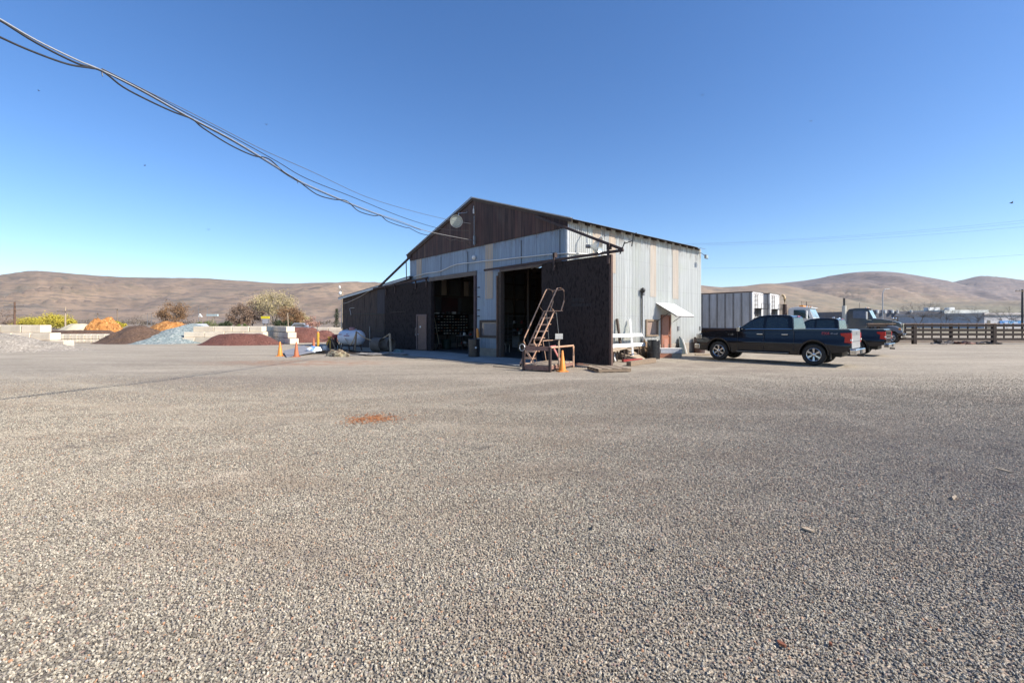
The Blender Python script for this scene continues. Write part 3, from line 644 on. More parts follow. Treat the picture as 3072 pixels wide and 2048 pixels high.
mb = MB(); p, q = FP(1452, 970, .05), FP(1490, 1006, .05); mb.bx(p.x, q.x, -.056, -.0512, q.z, p.z); mb.build('sheet', mat('grey_board_in_window', (.16, .145, .15), (.20, .185, .185), 2, .6), w1)
w2 = win(RP(1937.5, 958, .05), RP(1974, 1008, .05), 'r', mat('wood_window_board', (.26, .17, .13), (.34, .25, .2), 3, .5), M['wood'], .03, .09)
# brown side door with frame and step
a, b = RP(1982, 944, .03), RP(2011, 1056, .03)
mb = MB(); mb.bx(.016, .05, a.y+.12, b.y-.12, .08, a.z-.1); sd = mb.build('side_door', mat('terracotta_door_paint', (.30, .115, .065), (.36, .15, .09), 3, .5), shop)
mb = MB(); mb.bx(.016, .09, a.y, a.y+.12, .0, a.z); mb.bx(.016, .09, b.y-.12, b.y, .0, a.z); mb.bx(.016, .09, a.y+.12, b.y-.12, a.z-.1, a.z); mb.build('door_frame', mat('red_wood_frame', (.27, .12, .075), (.2, .085, .055), 4, .6), sd, bevel=.005)
mb = MB(); mb.bx(.051, .062, a.y+.3, b.y-.3, .25, .85); mb.build('door_panel', mat('pinkish_panel', (.42, .2, .14), (.36, .17, .12), 3, .6), sd, bevel=.005)
mb = MB(); mb.sphere((.1, b.y-.2, 1.02), .035); mb.build('door_handle', M['steel'], sd)
# awning
A0 = RP(1966.6, 911.4, 0); A1 = RP(2021, 911, 0); 
mb = MB(); mb.prism([(.03, 2.70), (.03, 2.74), (1.17, 2.08), (1.17, 2.04)], A0.y, A0.y+1.75, 'xz'); aw = mb.build('awning', M['awn'], shop, bevel=.004)
mb = MB()
for y in (A0.y+.04, A0.y+1.7): mb.beam((.04, y, 2.67), (1.15, y, 2.02), .03, .035); mb.beam((.04, y, 1.75), (.8, y, 2.24), .025, .025)
mb.bx(1.13, 1.165, A0.y, A0.y+1.75, 2.0, 2.04); mb.build('awning_bracket', M['rust_dark'], aw)
# outlets, meter mast
mb = MB()
for u in (2033, 2099):
    p = RP(u, 985, 0); mb = MB(); mb.bx(.012, .07, p.y-.08, p.y+.08, p.z-.12, p.z+.12); mb.build('outlet_box', M['grey'], shop, bevel=.008)
p = RP(1928, 868, .1); q = RP(1930, 1027, .1)
mb = MB(); mb.tube([(.10, p.y, p.z-.1), (.10, p.y, .62), (.12, p.y+.1, .42), (.2, p.y+.45, .2), (.35, p.y+.6, .02)], .032, 8); mb.build('conduit', M['tin'], shop)
mb = MB(); mb.tube([(.11, p.y-.08, p.z-.15), (.105, p.y-.07, 1.6), (.10, p.y-.07, .7), (.16, p.y-.12, .25), (.2, p.y-.15, .02)], .03, 8); mb.build('conduit', M['black'], shop)
mb = MB(); mb.bx(.02, .16, p.y-.02, p.y+.14, p.z-.3, p.z+.03); mb.build('weatherhead_box', M['grey'], shop, bevel=.02)
mb = MB(); mb.sphere((.16, p.y-.08, p.z-.05), .12, sc=(1, 1, 1.1)); mb.build('meter', M['black'], shop)
# pale pipe run along the front
pts = [FP(u, v, .07) for u, v in ((1240, 831), (1256, 826), (1278, 820), (1300, 817), (1320, 814), (1336, 807), (1352, 799), (1370, 793), (1392, 789.5), (1420, 787), (1450, 783), (1500, 779), (1550, 773), (1600, 768), (1650, 763), (1698, 760))]
mb = MB(); mb.tube(pts+[Vector((.08, -.06, pts[-1].z)), RP(1740, 761, .07), RP(1800, 763.5, .07), RP(1832, 765, .07)], .028, 6); mb.build('conduit', M['white'], shop)
mb = MB(); p = FP(1427, 773, .0); mb.sphere((p.x, -.12, p.z), .13, sc=(1, .8, 1)); mb.build('round_lamp', M['white'], shop)
# service bracket on the gable
p = FP(1424, 722, .1); mb = MB(); mb.cyl((p.x, -.13, p.z-.25), (p.x, -.13, p.z+1.3), .022); mb.bx(p.x-.05, p.x+.05, -.16, -.052, p.z-.2, p.z+.25); mb.build('service_mast', M['grey'], shop)
p = FP(1421, 634, .1); mb = MB(); mb.cyl((p.x, -.1, p.z-.12), (p.x, -.1, p.z+.12), .045); mb.cyl((p.x, -.1, p.z+.1), (p.x, -.1, p.z+.28), .015); mb.build('insulator', M['white'], shop)
# ------------------------------------------------------------------ lamps on the building
def big_lamp(loc, axis, label, bracket, r=.30, lens=True):
    t = thing('flood_lamp', label, 'lamp', loc, 0, 'flood lamps on the workshop'); q = Vector(axis).to_track_quat('Z', 'X').to_matrix()
    prof = [(.06, -.42), (.09, -.36), (.12, -.30), (r*.75, -.14), (r, .0), (r+.02, .0), (r+.02, .02), (r, .02), (r*.93, -.02), (r*.7, -.16), (.05, -.3)]
    MB().lathe(prof, n=24, M=q).build('shade', M['reflector'], t)
    MB().lathe([(0, -.02), (r*.9, -.02)] if lens else [(0, -.16), (.05, -.14), (.07, -.22), (.03, -.3)], n=24, M=q).build('lens' if lens else 'bulb', M['lens'], t)
    hb = MB(); a = q @ Vector((0, 0, -.42)); b = q @ Vector((0, 0, -.60)); hb.cyl(a, b, .09, .08); hb.build('ballast', M['grey'], t)
    br = MB(); br.tube([Vector(b_) for b_ in bracket], .025, 6); br.build('bracket', M['tin'], t)
p = BM @ FP(1369, 664, .75); n1 = BM.to_3x3() @ Vector((0, -1, 0))
big_lamp(p, Vector((.12, -1, -.16)), 'round glass flood lamp high on the plank gable', [-n1*.1+Vector((0, 0, .05)), -n1*.15+Vector((0, 0, .45)), -n1*.5+Vector((.1, .1, .55)), -n1*.74+Vector((.2, .3, .9))], .31)
n2 = BM.to_3x3() @ Vector((1, 0, 0)); p = BM @ RP(1800, 741, .95)
big_lamp(p, Vector((.93, -.36, -.12)), 'large spun metal flood lamp on the sunlit side wall near the corner', [-n2*.45+Vector((-.2, -.1, .2)), -n2*.5+Vector((-.2, -.1, .55)), -n2*.9+Vector((0, 0, .75))], .42, lens=False)
p = BM @ Vector((.42, D-.45, EZ-.42)); t = thing('flood_lamp', 'small square floodlight under the far eave corner', 'lamp', p, TH)
MB().box((.1, 0, 0), (.1, .30, .22)).build('housing', M['grey'], t, bevel=.01); MB().box((.157, 0, 0), (.012, .24, .17)).build('lens', M['lens'], t); MB().tube([(.05, 0, .05), (-.2, 0, .25), (-.38, 0, .25)], .02).build('bracket', M['grey'], t)
# ================================================================== LEAN-TO SHED (left of the workshop)
S0, S1 = Vector((-6.40, 28.62)), Vector((-12.25, 32.5))
SM = Matrix.Translation((S0.x, S0.y, 0)) @ Matrix.Rotation(math.atan2((S0-S1).y, (S0-S1).x), 4, 'Z'); SL = (S1-S0).length
shed = thing('lean_to_shed', 'dark corrugated lean-to shed with sloping roof, left of the workshop', 'shed', (S0.x, S0.y, 0), math.atan2((S0-S1).y, (S0-S1).x))
zs = lambda s: 4.62+(3.52-4.62)*s/SL
mb = MB(); corr(mb, (0, 0), (-SL, 0), lambda s: .0, lambda s: zs(s)-.05, (0, -1), .12, .016); mb.build('wall', M['dark_corr'], shed, fix=False)
mb = MB(); corr(mb, (-SL, 0), (-SL, 2.2), 0, 3.4, (-1, 0), .12, .016); mb.build('wall', M['dark_corr'], shed, fix=False)
mb = MB(); corr(mb, (0, 2.2), (-SL, 2.2), 0, lambda s: zs(s)-.05, (0, 1), .12, .016); mb.build('wall', M['dark_corr'], shed, fix=False)
mb = MB(); mb.prism([(.05, zs(0)), (-SL-.25, zs(SL+.2)), (-SL-.25, zs(SL+.2)+.05), (.05, zs(0)+.05)], -.22, 2.4, 'xz'); mb.build('roof', M['roofm'], shed)
mb = MB(); mb.beam((.0, -.2, zs(0)-.07), (-SL-.2, -.2, zs(SL+.2)-.07), .03, .13); mb.build('fascia', M['tin'], shed)
for z0, a, b in ((2.28, -SL, 0), (1.15, -SL*.62, 0)):
    mb = MB(); mb.bx(a, b, -.035, -.02, z0, z0+.035); mb.build('sheet_lap', M['black'], shed)
def SP(u, v, off=0.0): return onpl(u, v, SM, 1, -off)
mb = MB(); mb.bx(-SL+1.05, -1.9, -.045, -.02, 2.32, zs(2.5)-.35) if False else mb.bx(-3.2, -1.8, -.05, -.02, 2.32, 3.95)
mb.build('patch_sheet', mat('purple_grey_plywood', (.032, .028, .036), (.055, .046, .055), 2, .7, stretch=(6, 6, .6)), shed)
mb = MB(); mb.tube([SP(u, v, .06) for u, v in ((1024, 985), (1025, 945), (1025.5, 910), (1034, 909.5), (1046, 906), (1062, 899), (1080, 890), (1098, 879), (1112, 870), (1119, 866))], .022, 6); mb.build('conduit', M['cable_w'], shed)
mb = MB(); mb.tube([SP(u, v, .06) for u, v in ((1053, 945), (1049, 926), (1050, 924.5), (1063, 923))], .015, 5); mb.build('antenna', M['cable_w'], shed)
mb = MB(); mb.cyl((-3.9, -.12, 0), (-3.9, -.12, 1.45), .03); mb.sphere((-3.9, -.12, 1.1), .06); mb.build('standpipe', M['grey'], shed)
# yard lamp on a post behind the shed
a = AT(1020, 893, 35); t = thing('yard_lamp', 'white double yard lamp on a post behind the dark shed', 'lamp', (a.x, 35.5, 0))
MB().cyl((0, 0, 0), (0, 0, 4.2), .06, .05).build('pole', M['wood_pale'], t); mb = MB(); mb.sphere((-.17, 0, 4.02), .13, sc=(1, 1, 1.3)); mb.build('lamp_head', M['white'], t); mb = MB(); mb.sphere((-.22, 0, 4.5), .10, sc=(.8, 1, 1.4)); mb.build('lamp_head', M['white'], t)
MB().tube([(0, 0, 4.15), (-.12, 0, 4.25), (-.2, 0, 4.3)], .025).build('bracket', M['grey'], t)
# ================================================================== CONTENTS OF THE WORKSHOP
def inside(name, label, cat, x, y, rz=0.0, group=None):
    p = BM @ Vector((x, y, .03)); return thing(name, label, cat, p, TH+rz, group)
XL = -W+.22
t = inside('bolt_bin_rack', 'black rack of small parts bins with pale labels inside the left doorway', 'parts rack', XL, 2.9)
mb = MB(); mb.bx(0, .03, -1.45, 1.25, .9, 2.25); [mb.bx(.03, .34, -1.45, 1.25, .9+.19*i, .915+.19*i) for i in range(8)]; [mb.bx(.03, .34, -1.45+.225*i, -1.44+.225*i, .9, 2.25) for i in range(13)]; mb.build('frame', M['black'], t)
r = random.Random(2)
for i in range(7):
    for j in range(12):
        if r.random() < .12: continue
        mb = MB(); mb.bx(.3, .345, -1.41+.225*j, -1.29+.225*j, .93+.19*i, .985+.19*i); mb.build('bin', mat('bin_label_cream', (.85, .82, .70), (.6, .55, .45), 9, .6) if r.random() < .85 else mat('bin_label_rust', (.5, .22, .12), (.4, .2, .1), 9, .6), t)
for i in range(6):
    mb = MB(); y = -1.3+.45*i; mb.bx(.08, .3, y, y+r.uniform(.1, .25), 2.265, 2.265+r.uniform(.06, .2)); tag(mb.build('box', M['white'] if i % 3 == 0 else M['grey'], None), ['white box first on top of the bin rack', 'flat grey tin second on the bin rack top', 'grey box third on the bin rack top', 'white box fourth on the bin rack top', 'grey carton fifth on the bin rack top', 'last small grey box on the bin rack top'][i], 'box').matrix_world = Matrix.Translation(t.location) @ Matrix.Rotation(TH, 4, 'Z')
t = inside('workbench', 'cluttered steel workbench in front of the bin rack', 'workbench', -10.9, 3.0)
mb = MB(); mb.bx(-.35, .35, -1.0, 1.0, .82, .88); mb.build('top', M['grey'], t)
mb = MB(); mb.bx(-.32, .32, -.95, .95, .30, .33); mb.build('shelf', M['rust_dark'], t)
for sx in (-.3, .3):
    for sy in (-.95, .95): mb = MB(); mb.bx(sx-.03, sx+.03, sy-.03, sy+.03, 0, .82); mb.build('leg', M['rust_dark'], t)
def junk(base, x0, x1, y0, y1, z, n, where, seed):
    r = random.Random(seed); cols = [('white_plastic_bottle', M['white'], 'bottle'), ('dark_oil_can', M['black'], 'can'), ('rusty_tin', M['rust'], 'tin'), ('grey_toolbox', M['grey'], 'toolbox'), ('red_can', M['redp'], 'can'), ('crumpled_rag', mat('blue_grey_rag', (.2, .22, .3), (.35, .36, .42), 6, .9), 'rag')]
    ad = ['first', 'second', 'third', 'fourth', 'fifth', 'sixth', 'seventh', 'eighth', 'ninth', 'tenth', 'eleventh', 'twelfth']
    for i in range(n):
        nm, mm, cat = cols[(i*5+seed) % 6]; y = y0+(y1-y0)*(i+.5)/n; x = r.uniform(x0, x1); h = r.uniform(.12, .28); w_ = r.uniform(.05, .11); mb = MB()
        if cat in ('toolbox',): mb.bx(-w_, w_, -w_*1.4, w_*1.4, 0, h*.7); mb.bx(-w_*.2, w_*.2, -w_*.8, w_*.8, h*.7, h*.82)
        elif cat == 'rag': mb.sphere((0, 0, h*.4), h*.5, 8, 5, sc=(1, 1.3, .8))
        else: mb.lathe([(0, 0), (w_, 0), (w_, h*.75), (w_*.4, h*.9), (w_*.4, h), (0, h)], n=10)
        o = mb.build(nm, mm); o.matrix_world = BM @ Matrix.Translation((x, y, z)) @ Matrix.Rotation(r.uniform(0, 3), 4, 'Z')
        tag(o, f'{nm.replace("_", " ")} {ad[i]} from the left {where}', cat)
junk(None, -11.1, -10.7, 2.1, 3.9, .91, 9, 'on top of the cluttered workbench', 1)
junk(None, -11.1, -10.7, 2.2, 3.8, .36, 8, 'on the low shelf of the workbench', 4)
for i, (y, h, tilt_, m, lab) in enumerate(((.75, 1.9, .10, 'wood', 'short broom leaning in the left doorway'), (1.0, 2.4, .06, 'wood_pale', 'tall yellow-handled broom leaning in the left doorway'), (1.45, 2.0, -.05, 'wood', 'rake with pale handle leaning further into the left bay'), (.9, 1.3, .28, 'wood_dark', 'dark shovel leaning low across the brooms'))):
    p = BM @ Vector((-12.3, y, .03)); t = thing('broom' if i < 2 else ('rake' if i == 2 else 'shovel'), lab, 'broom' if i < 2 else ('rake' if i == 2 else 'shovel'), p, TH)
    MB().cyl((0, 0, .05), (-.5, tilt_*h, h), .026).build('handle', mat('lit_broom_handle', (.62, .50, .32), (.5, .4, .25), 4, .6) if i < 3 else M[m], t)  # handles brightened in colour to stand for light caught in the doorway
    mb = MB(); mb.prism([(-.16, 0), (.16, 0), (.08, .28), (-.08, .28)], -.04, .04, 'yz'); mb.build('head', M['tarp'] if i < 2 else M['rust_dark'], t)
t = inside('fire_extinguisher', 'small red extinguisher hanging high in the left bay', 'extinguisher', -13.0, .8)
mb = MB(); mb.lathe([(0, 2.45), (.08, 2.47), (.08, 2.85), (.03, 2.95), (.03, 3.02), (0, 3.02)], n=12); mb.build('cylinder', M['redp'], t)
mb = MB(); mb.bx(-.02, .1, -.02, .02, 3.02, 3.07); mb.build('valve', M['black'], t)
t = inside('waste_tub', 'dark green rubbish tub beside the brooms in the left bay', 'tub', -11.9, 1.7); MB().lathe([(0, 0), (.26, 0), (.33, .55), (.35, .57), (.33, .6), (.30, .56), (.24, .05), (0, .05)], n=20).build('tub', mat('dark_green_plastic', (.01, .03, .025), (.015, .04, .03), 4, .5), t)
# maroon panels low on the left wall
mb = MB()
o = None
for y0, y1, z0, z1, mm in ((.5, 1.7, 1.9, 3.3, 'm'), (2.2, 3.5, 2.35, 3.4, 'm'), (3.8, 4.8, 2.3, 3.4, 'g')):
    mb = MB(); mb.bx(-W+.205, -W+.23, y0, y1, z0, z1); mb.build('wall_panel', mat('maroon_board', (.085, .032, .03), (.055, .028, .027), 2, .7) if mm == 'm' else mat('grey_brown_board', (.08, .075, .06), (.05, .045, .04), 2, .7), shop)
k = NT('translucent_strip'); tl = k.n('ShaderNodeBsdfTranslucent'); tl.inputs[0].default_value = (.6, .6, .52, 1); df = k.n('ShaderNodeBsdfDiffuse'); df.inputs[0].default_value = (.3, .28, .25, 1); mx = k.n('ShaderNodeMixShader'); mx.inputs[0].default_value = .6; k.l(tl.outputs[0], mx.inputs[1]); k.l(df.outputs[0], mx.inputs[2]); k.l(mx.outputs[0], k.out.inputs[0]); M['transl'] = k.m
for y0, y1 in ((.75, 1.35), (2.3, 2.9), (4.05, 4.55)):
    mb = MB(); corr(mb, (-W+.055, y0), (-W+.055, y1), 3.58, 4.75, (1, 0), .085, .012); mb.build('skylight_strip', M['fibre'], shop, fix=False)
# right bay
t = inside('bench', 'dark bench with pale drawers deep in the right bay', 'bench', -9.2, 6.0)
MB().box((0, 0, .88), (.8, 2.6, .06)).build('top', M['rust_dark'], t); MB().box((0, .2, .45), (.7, 1.9, .78)).build('cabinet', M['grey'], t, bevel=.01)
junk(None, -9.3, -8.9, 5.0, 7.1, .94, 7, 'on the bench in the right bay', 7)
t = inside('shelf_unit', 'tall steel shelf stacked with tins deep in the right bay', 'shelf', -11.8, 8.2)
for i in range(4): MB().box((0, 0, .5+.55*i), (.5, 2.4, .03)).build('shelf', M['grey'], t)
for sx in (-.24, .24):
    for sy in (-1.18, 1.18): MB().box((sx, sy, 1.15), (.04, .04, 2.3)).build('post', M['grey'], t)
for q in range(3): junk(None, -11.9, -11.6, 7.2, 9.2, .55+.55*q, 6, f'on {["the lowest", "the middle", "the upper"][q]} shelf of the tall steel shelf', 10+q)
t = inside('cardboard_box', 'brown cardboard carton on the floor inside the right doorway', 'carton', -6.4, 3.4, .4)
MB().box((0, 0, .3), (.5, .6, .5)).build('carton', mat('cardboard', (.25, .18, .10), (.2, .14, .08), 3, .9), t, bevel=.005)
mb = MB(); mb.box((0, -.12, .57), (.5, .24, .01)); mb.build('flap', mat('cardboard', (.2, .1, .1)), t)
t = inside('folding_chair', 'grey folding chair standing inside the right doorway', 'chair', -6.9, 2.4, .3)
MB().box((0, 0, .45), (.42, .42, .03)).build('seat', M['grey'], t, bevel=.008); MB().box((-.2, 0, .78), (.03, .42, .26)).build('backrest', M['grey'], t, bevel=.008)
for sx in (-.19, .19):
    for sy in (-.19, .19): MB().cyl((sx, sy, 0), (sx, sy, .45), .014).build('leg', M['steel'], t)
t = inside('pendant_lamp', 'round shop lamp hanging just inside the right door header', 'lamp', -2.2, 1.4); MB().lathe([(.04, 4.25), (.08, 4.15), (.30, 4.0), (.32, 3.98), (.28, 4.0), (.05, 4.12)], n=20).build('shade', M['reflector'], t); MB().cyl((0, 0, 4.2), (0, 0, 5.2), .01).build('cord', M['black'], t)
t = inside('hanging_hose', 'coiled hose hanging by the left jamb of the right doorway', 'hose', -4.75, .35); mb = MB()
for k_ in range(4): mb.tube([(.0, .02*k_+.16*math.cos(a_*.52), 1.35+.3*math.sin(a_*.52)) for a_ in range(13)], .018, 6)
mb.build('coil', M['plastic'], t)
# ================================================================== DRUMS
def drum(loc, m, label, dent=0, open_=False, group='steel drums around the workshop'):
    t = thing('oil_drum', label, 'drum', loc, 0, group); R = .29
    pr = [(0, .02), (R-.01, .02), (R-.01, 0), (R, 0), (R, .30), (R+.012, .305), (R+.012, .32), (R, .325), (R, .57), (R+.012, .575), (R+.012, .59), (R, .595), (R, .86), (R+.008, .87), (R, .885), (R-.012, .885)]
    pr += [(R-.014, .06), (0, .06)] if open_ else [(R-.014, .865), (0, .865)]
    MB().lathe(pr, n=36).build('shell', m, t)
    if not open_: mb = MB(); mb.cyl((.16, 0, .864), (.16, 0, .882), .035, n=12); mb.build('bung', M['steel'], t)
    return t
p = G(1421, 1071); d1 = drum((p.x, p.y+.2, .015), M['drum_b'], 'dark blue-grey drum in shade before the pillar between the doorways')
mb = MB(); mb.cyl((.11, -.275, .46), (.114, -.294, .46), .045, n=14); mb.build('sticker', M['white'], d1)
p = G(1966.5, 1077); drum((p.x, p.y+.28, 0), M['drum_b'], 'shiny black drum standing in front of the brown side door')
p = G(2098, 1058); drum((p.x+.0, p.y-.0, 0), M['drum_r'], 'rusty open drum by the far corner, in front of the pickup nose', open_=True)
# ================================================================== CONES
def cone(loc, m, label, h=.71, rz=.3):
    t = thing('traffic_cone', label, 'cone', loc, rz, 'orange traffic cones')
    MB().lathe([(.135, .03), (.12, .08), (.03, h-.01), (.022, h), (.018, h), (.03, h-.04), (.11, .08)], n=24).build('cone_body', m, t)
    mb = MB(); mb.prism([(.19*math.cos(a)*(1.25 if i % 2 else 1.0), .19*math.sin(a)*(1.25 if i % 2 else 1.0)) for i, a in enumerate([math.pi*j/4 for j in range(8)])], 0, .03, 'xy'); mb.build('cone_base', m, t, bevel=.006); return t
p = G(1687, 1114); cone(p, M['cone'], 'bright orange cone in front of the rusty steel rack', .74)
p = G(840, 1068); cone(p, M['cone'], 'orange cone leftmost, beside the grey board', .74)
p = G(889, 1070); cone(p, M['cone_old'], 'faded brown-orange cone standing on the front edge of the grey board', .74)
p = G(941, 1046); cone(p, M['cone_old'], 'dull cone in shade, left of the yellow bollard', .72)
# ================================================================== PROPANE TANK AND WHAT SURROUNDS IT
p = G(1049, 1051); t = thing('propane_tank', 'white horizontal propane tank with a pink cap on steel legs', 'tank', (p.x, p.y+.3, 0), R_(152))
q = Matrix.Rotation(math.pi/2, 3, 'Y'); r_ = .455; Lh = .62
pr = [(0, -Lh-.34)]+[(r_*math.sin(a), -Lh-.34*math.cos(a)) for a in [i*math.pi/16 for i in range(1, 9)]]+[(r_*math.sin(a), Lh-.34*math.cos(a)) for a in [i*math.pi/16 for i in range(8, 16)]]+[(0, Lh+.34)]
MB().lathe(pr, (0, 0, .79), 32, q).build('shell', M['tank'], t)
MB().lathe([(0, 1.42), (.14, 1.42), (.17, 1.38), (.18, 1.22), (0, 1.2)], (-.05, 0, 0), 20).build('valve_cap', M['pinkcap'], t)
for x in (-.5, .5):
    for y in (-.25, .25): mb = MB(); mb.beam((x, y*.9, .42), (x*1.08, y*1.3, 0), .06, .05); mb.build('leg', M['rust_dark'], t)
for x in (-.4, .38): mb = MB(); mb.tube([(x, -.05, 1.245), (x, -.05, 1.3), (x+.04, .05, 1.3), (x+.04, .05, 1.245)], .012, 5); mb.build('lifting_lug', M['tank'], t)
red = mat('red_lettering', (.35, .03, .04), (.3, .03, .04), 3, .6)
def tm(x, z, sz, s): text(t, s, sz, Matrix.Translation((x, r_*1.0+.012 if z == .79 else r_*math.cos(math.asin((z-.79)/r_))+.014, z)) @ Matrix.Rotation(math.pi, 4, 'Z') @ Matrix.Rotation(math.pi/2-math.asin(max(-1, min(1, (z-.79)/r_))), 4, 'X'), red)
tm(-.08, 1.00, .10, 'NO'); tm(-.08, .90, .11, 'SMOKING'); tm(.55, .98, .08, 'PROPANE')
def post(u, v, h, m, label, rr=.055, lean=(0, 0)):
    p = G(u, v); t = MB().cyl((0, 0, 0), (lean[0], lean[1], h), rr, rr*.95, 12).build('wooden_post', m); t.location = p; tag(t, label, 'post', 'roped wooden posts round the tank'); return Vector((p.x+lean[0], p.y+lean[1], h))
pa = post(1018, 1048, 1.15, M['wood'], 'leaning wooden post at the left end of the tank', lean=(.16, 0))
pb = post(1064, 1056, 1.20, M['wood'], 'wooden post in front of the right end of the tank', lean=(.10, 0))
pc = post(1172, 1056, 1.08, M['wood_pale'], 'pale wooden post beside the man door', rr=.07, lean=(-.05, 0))
pd = post(1176, 1046, .95, M['wood'], 'short post hidden in shade behind the pale post') if False else None
def rope(a, b, sag, label, m=M['rope'], rr=.030, cat='rope', name='rope'):
    a, b = Vector(a), Vector(b); mb = MB(); mb.tube([a.lerp(b, i/16)+Vector((0, 0, -sag*4*(i/16)*(1-i/16))) for i in range(17)], rr, 6); o = mb.build(name, m); return tag(o, label, cat)
rope(pb, pc, .45, 'tan rope sagging from the tank post to the pale post')
mid = AT(1051, 1034, 26.0); rope(pa, mid, .12, 'dark rope dropping from the left post across the tank'); rope(mid, pb, .12, 'dark rope rising across the tank to the right post')
# culvert pipes
def culvert(u, v, label):
    p = G(u, v); t = thing('culvert_pipe', label, 'pipe', (p.x, p.y+.1, 0), R_(-22), 'short concrete pipes on the ground'); r_ = .42; q = Matrix.Rotation(math.pi/2, 3, 'Y')
    MB().lathe([(r_, -.3), (r_, .3), (r_-.05, .3), (r_-.05, -.3), (r_, -.3)], (0, 0, r_), 32, q).build('shell', mat('brown_grey_pipe', (.10, .08, .07), (.14, .12, .10), 3, .85, bump=.3), t)
culvert(1134, 1056, 'open dark pipe section lying beside the tank, left one'); culvert(1160, 1055, 'second pipe section lying right behind the open one')
# yellow bollard
p = G(954, 1047); t = thing('bollard', 'chipped yellow bollard with a grey post above', 'bollard', p)
MB().cyl((0, 0, 0), (0, 0, 1.02), .085, .085, 16).build('sleeve', M['yellow'], t); MB().lathe([(.085, 1.02), (.07, 1.07), (.04, 1.12), (0, 1.13)]).build('cap', M['cone'], t); MB().tube([(0, 0, 1.1), (-.06, 0, 1.25), (-.03, 0, 1.45), (-.06, 0, 1.6)], .025).build('rod', M['grey'], t)
# yellow trestle
p = G(988, 1050); t = thing('trestle', 'yellow and brown A-shaped trestle left of the tank', 'trestle', p)
for x, m in ((-.28, 'yellow'), (.05, 'yellow'), (.42, 'wood')): mb = MB(); mb.beam((x, 0, 0), (.02+x*.1, .05, .78), .06, .07); mb.build('leg', M[m], t)
mb = MB(); mb.beam((.0, 0, .70), (.5, .05, .3), .04, .04); mb.build('brace', M['wood_dark'], t)
MB().box((.02, .03, .8), (.1, .4, .08)).build('crossbar', M['yellow'], t)
rope(AT(958, 1014, 28.5), AT(984, 1016, 28.0), .12, 'red-brown hose looped between bollard and trestle', M['rust'], .03, 'hose', 'hose')
# red pump
p = G(1006, 1048); t = thing('hand_pump', 'dark red pump stand at the left end of the tank', 'pump', p)
MB().lathe([(.2, .75), (.2, .95), (.0, .96)], n=18).build('head', M['redp'], t)
for x, y in ((-.16, 0), (.16, 0), (0, .18)): MB().cyl((x*1.3, y*1.3, 0), (x, y, .76), .03).build('leg', M['rust_dark'], t)
MB().cyl((0, 0, .1), (0, 0, .76), .09).build('barrel', M['rust_dark'], t)
# grey board, white sack, tarp roll, rubble
mb = MB(); A_ = [G(850, 1061, .0), G(912, 1049, .0), G(942, 1062, .0), G(860, 1073, .0)]
tp = [Vector((p.x, p.y, z)) for p, z in zip(A_, (.16, .28, .12, .03))]
mb.add([(v.x, v.y, v.z) for v in tp]+[(v.x, v.y, v.z-.02) for v in tp], [(0, 1, 2, 3), (7, 6, 5, 4), (0, 4, 5, 1), (1, 5, 6, 2), (2, 6, 7, 3), (3, 7, 4, 0)])
tag(mb.build('board', M['greyblue'], bevel=.003), 'grey sheet of board lying propped between two cones', 'board')
def lump(name, label, cat, u, v, size, m, seed, rz=0.0, n=2, rough=.35, dy=0):
    p = G(u, v); b = bmesh.new(); bmesh.ops.create_icosphere(b, subdivisions=n+1, radius=1); r = random.Random(seed)
    from mathutils import noise
    for q in b.verts:
        d = noise.noise(q.co*1.7+Vector((seed, 0, 0)))*rough*1.4+noise.noise(q.co*5+Vector((0, seed, 0)))*rough*.6
        q.co = Vector((q.co.x*size[0], q.co.y*size[1], max(0, q.co.z+.25)*.8*size[2]))*(1+d)
    me = bpy.data.meshes.new(name); b.to_mesh(me); b.free(); me.materials.append(m); me.shade_smooth(); me.set_sharp_from_angle(angle=R_(50))
    o = bpy.data.objects.new(name, me); S.collection.objects.link(o); o.location = (p.x, p.y+dy, 0); o.rotation_euler = (0, 0, rz)
    return tag(o, label, cat) if cat else o
lump('black_plastic', 'crumpled black plastic sheeting on the ground behind the white sack', 'plastic sheet', 972, 1060, (.55, .3, .16), M['black'], 51, .1, 3, .8)
lump('black_plastic', 'second heap of dark plastic under the front of the tank', 'plastic sheet', 1040, 1058, (.6, .25, .14), M['black'], 52, -.2, 3, .8)
t = thing('bucket', 'small pale bucket on the ground between the trestle and the sack', 'bucket', G(975, 1051)); MB().lathe([(0, 0), (.12, 0), (.15, .28), (.16, .29), (.14, .27), (.11, .03), (0, .03)], n=18).build('pail', M['white'], t); MB().tube([(-.15, 0, .27), (-.1, 0, .36), (0, 0, .4), (.1, 0, .36), (.15, 0, .27)], .008, 5).build('handle', M['steel'], t)
t = thing('wire_spool', 'rust-brown wire spool standing behind the trestle', 'spool', G(996, 1045)); MB().cyl((0, -.2, .3), (0, .2, .3), .14, n=18).build('drum', M['rust'], t)
for y in (-.2, .2): MB().cyl((0, y-.015, .3), (0, y+.015, .3), .3, n=24).build('flange', M['rust_dark'], t)
lump('sack', 'white plastic sack slumped behind the grey board', 'sack', 940, 1060, (.5, .35, .33), mat('white_sack', (.82, .84, .86), (.62, .68, .74), 3, .4), 3, -.2)
mb = MB(); p = G(948, 1060); mb.box((0, 0, 0), (.22, .3, .02)); o = mb.build('blue_label', M['blue'], bpy.data.objects['sack']); o.location = (.1, -.2, .3); o.rotation_euler = (.9, .1, .2)
lump('tarp_roll', 'dirty rolled tarp with torn brown end in the sun edge', 'tarp', 1012, 1069, (.62, .20, .30), M['tarp'], 8, -.3, n=3, rough=.35)
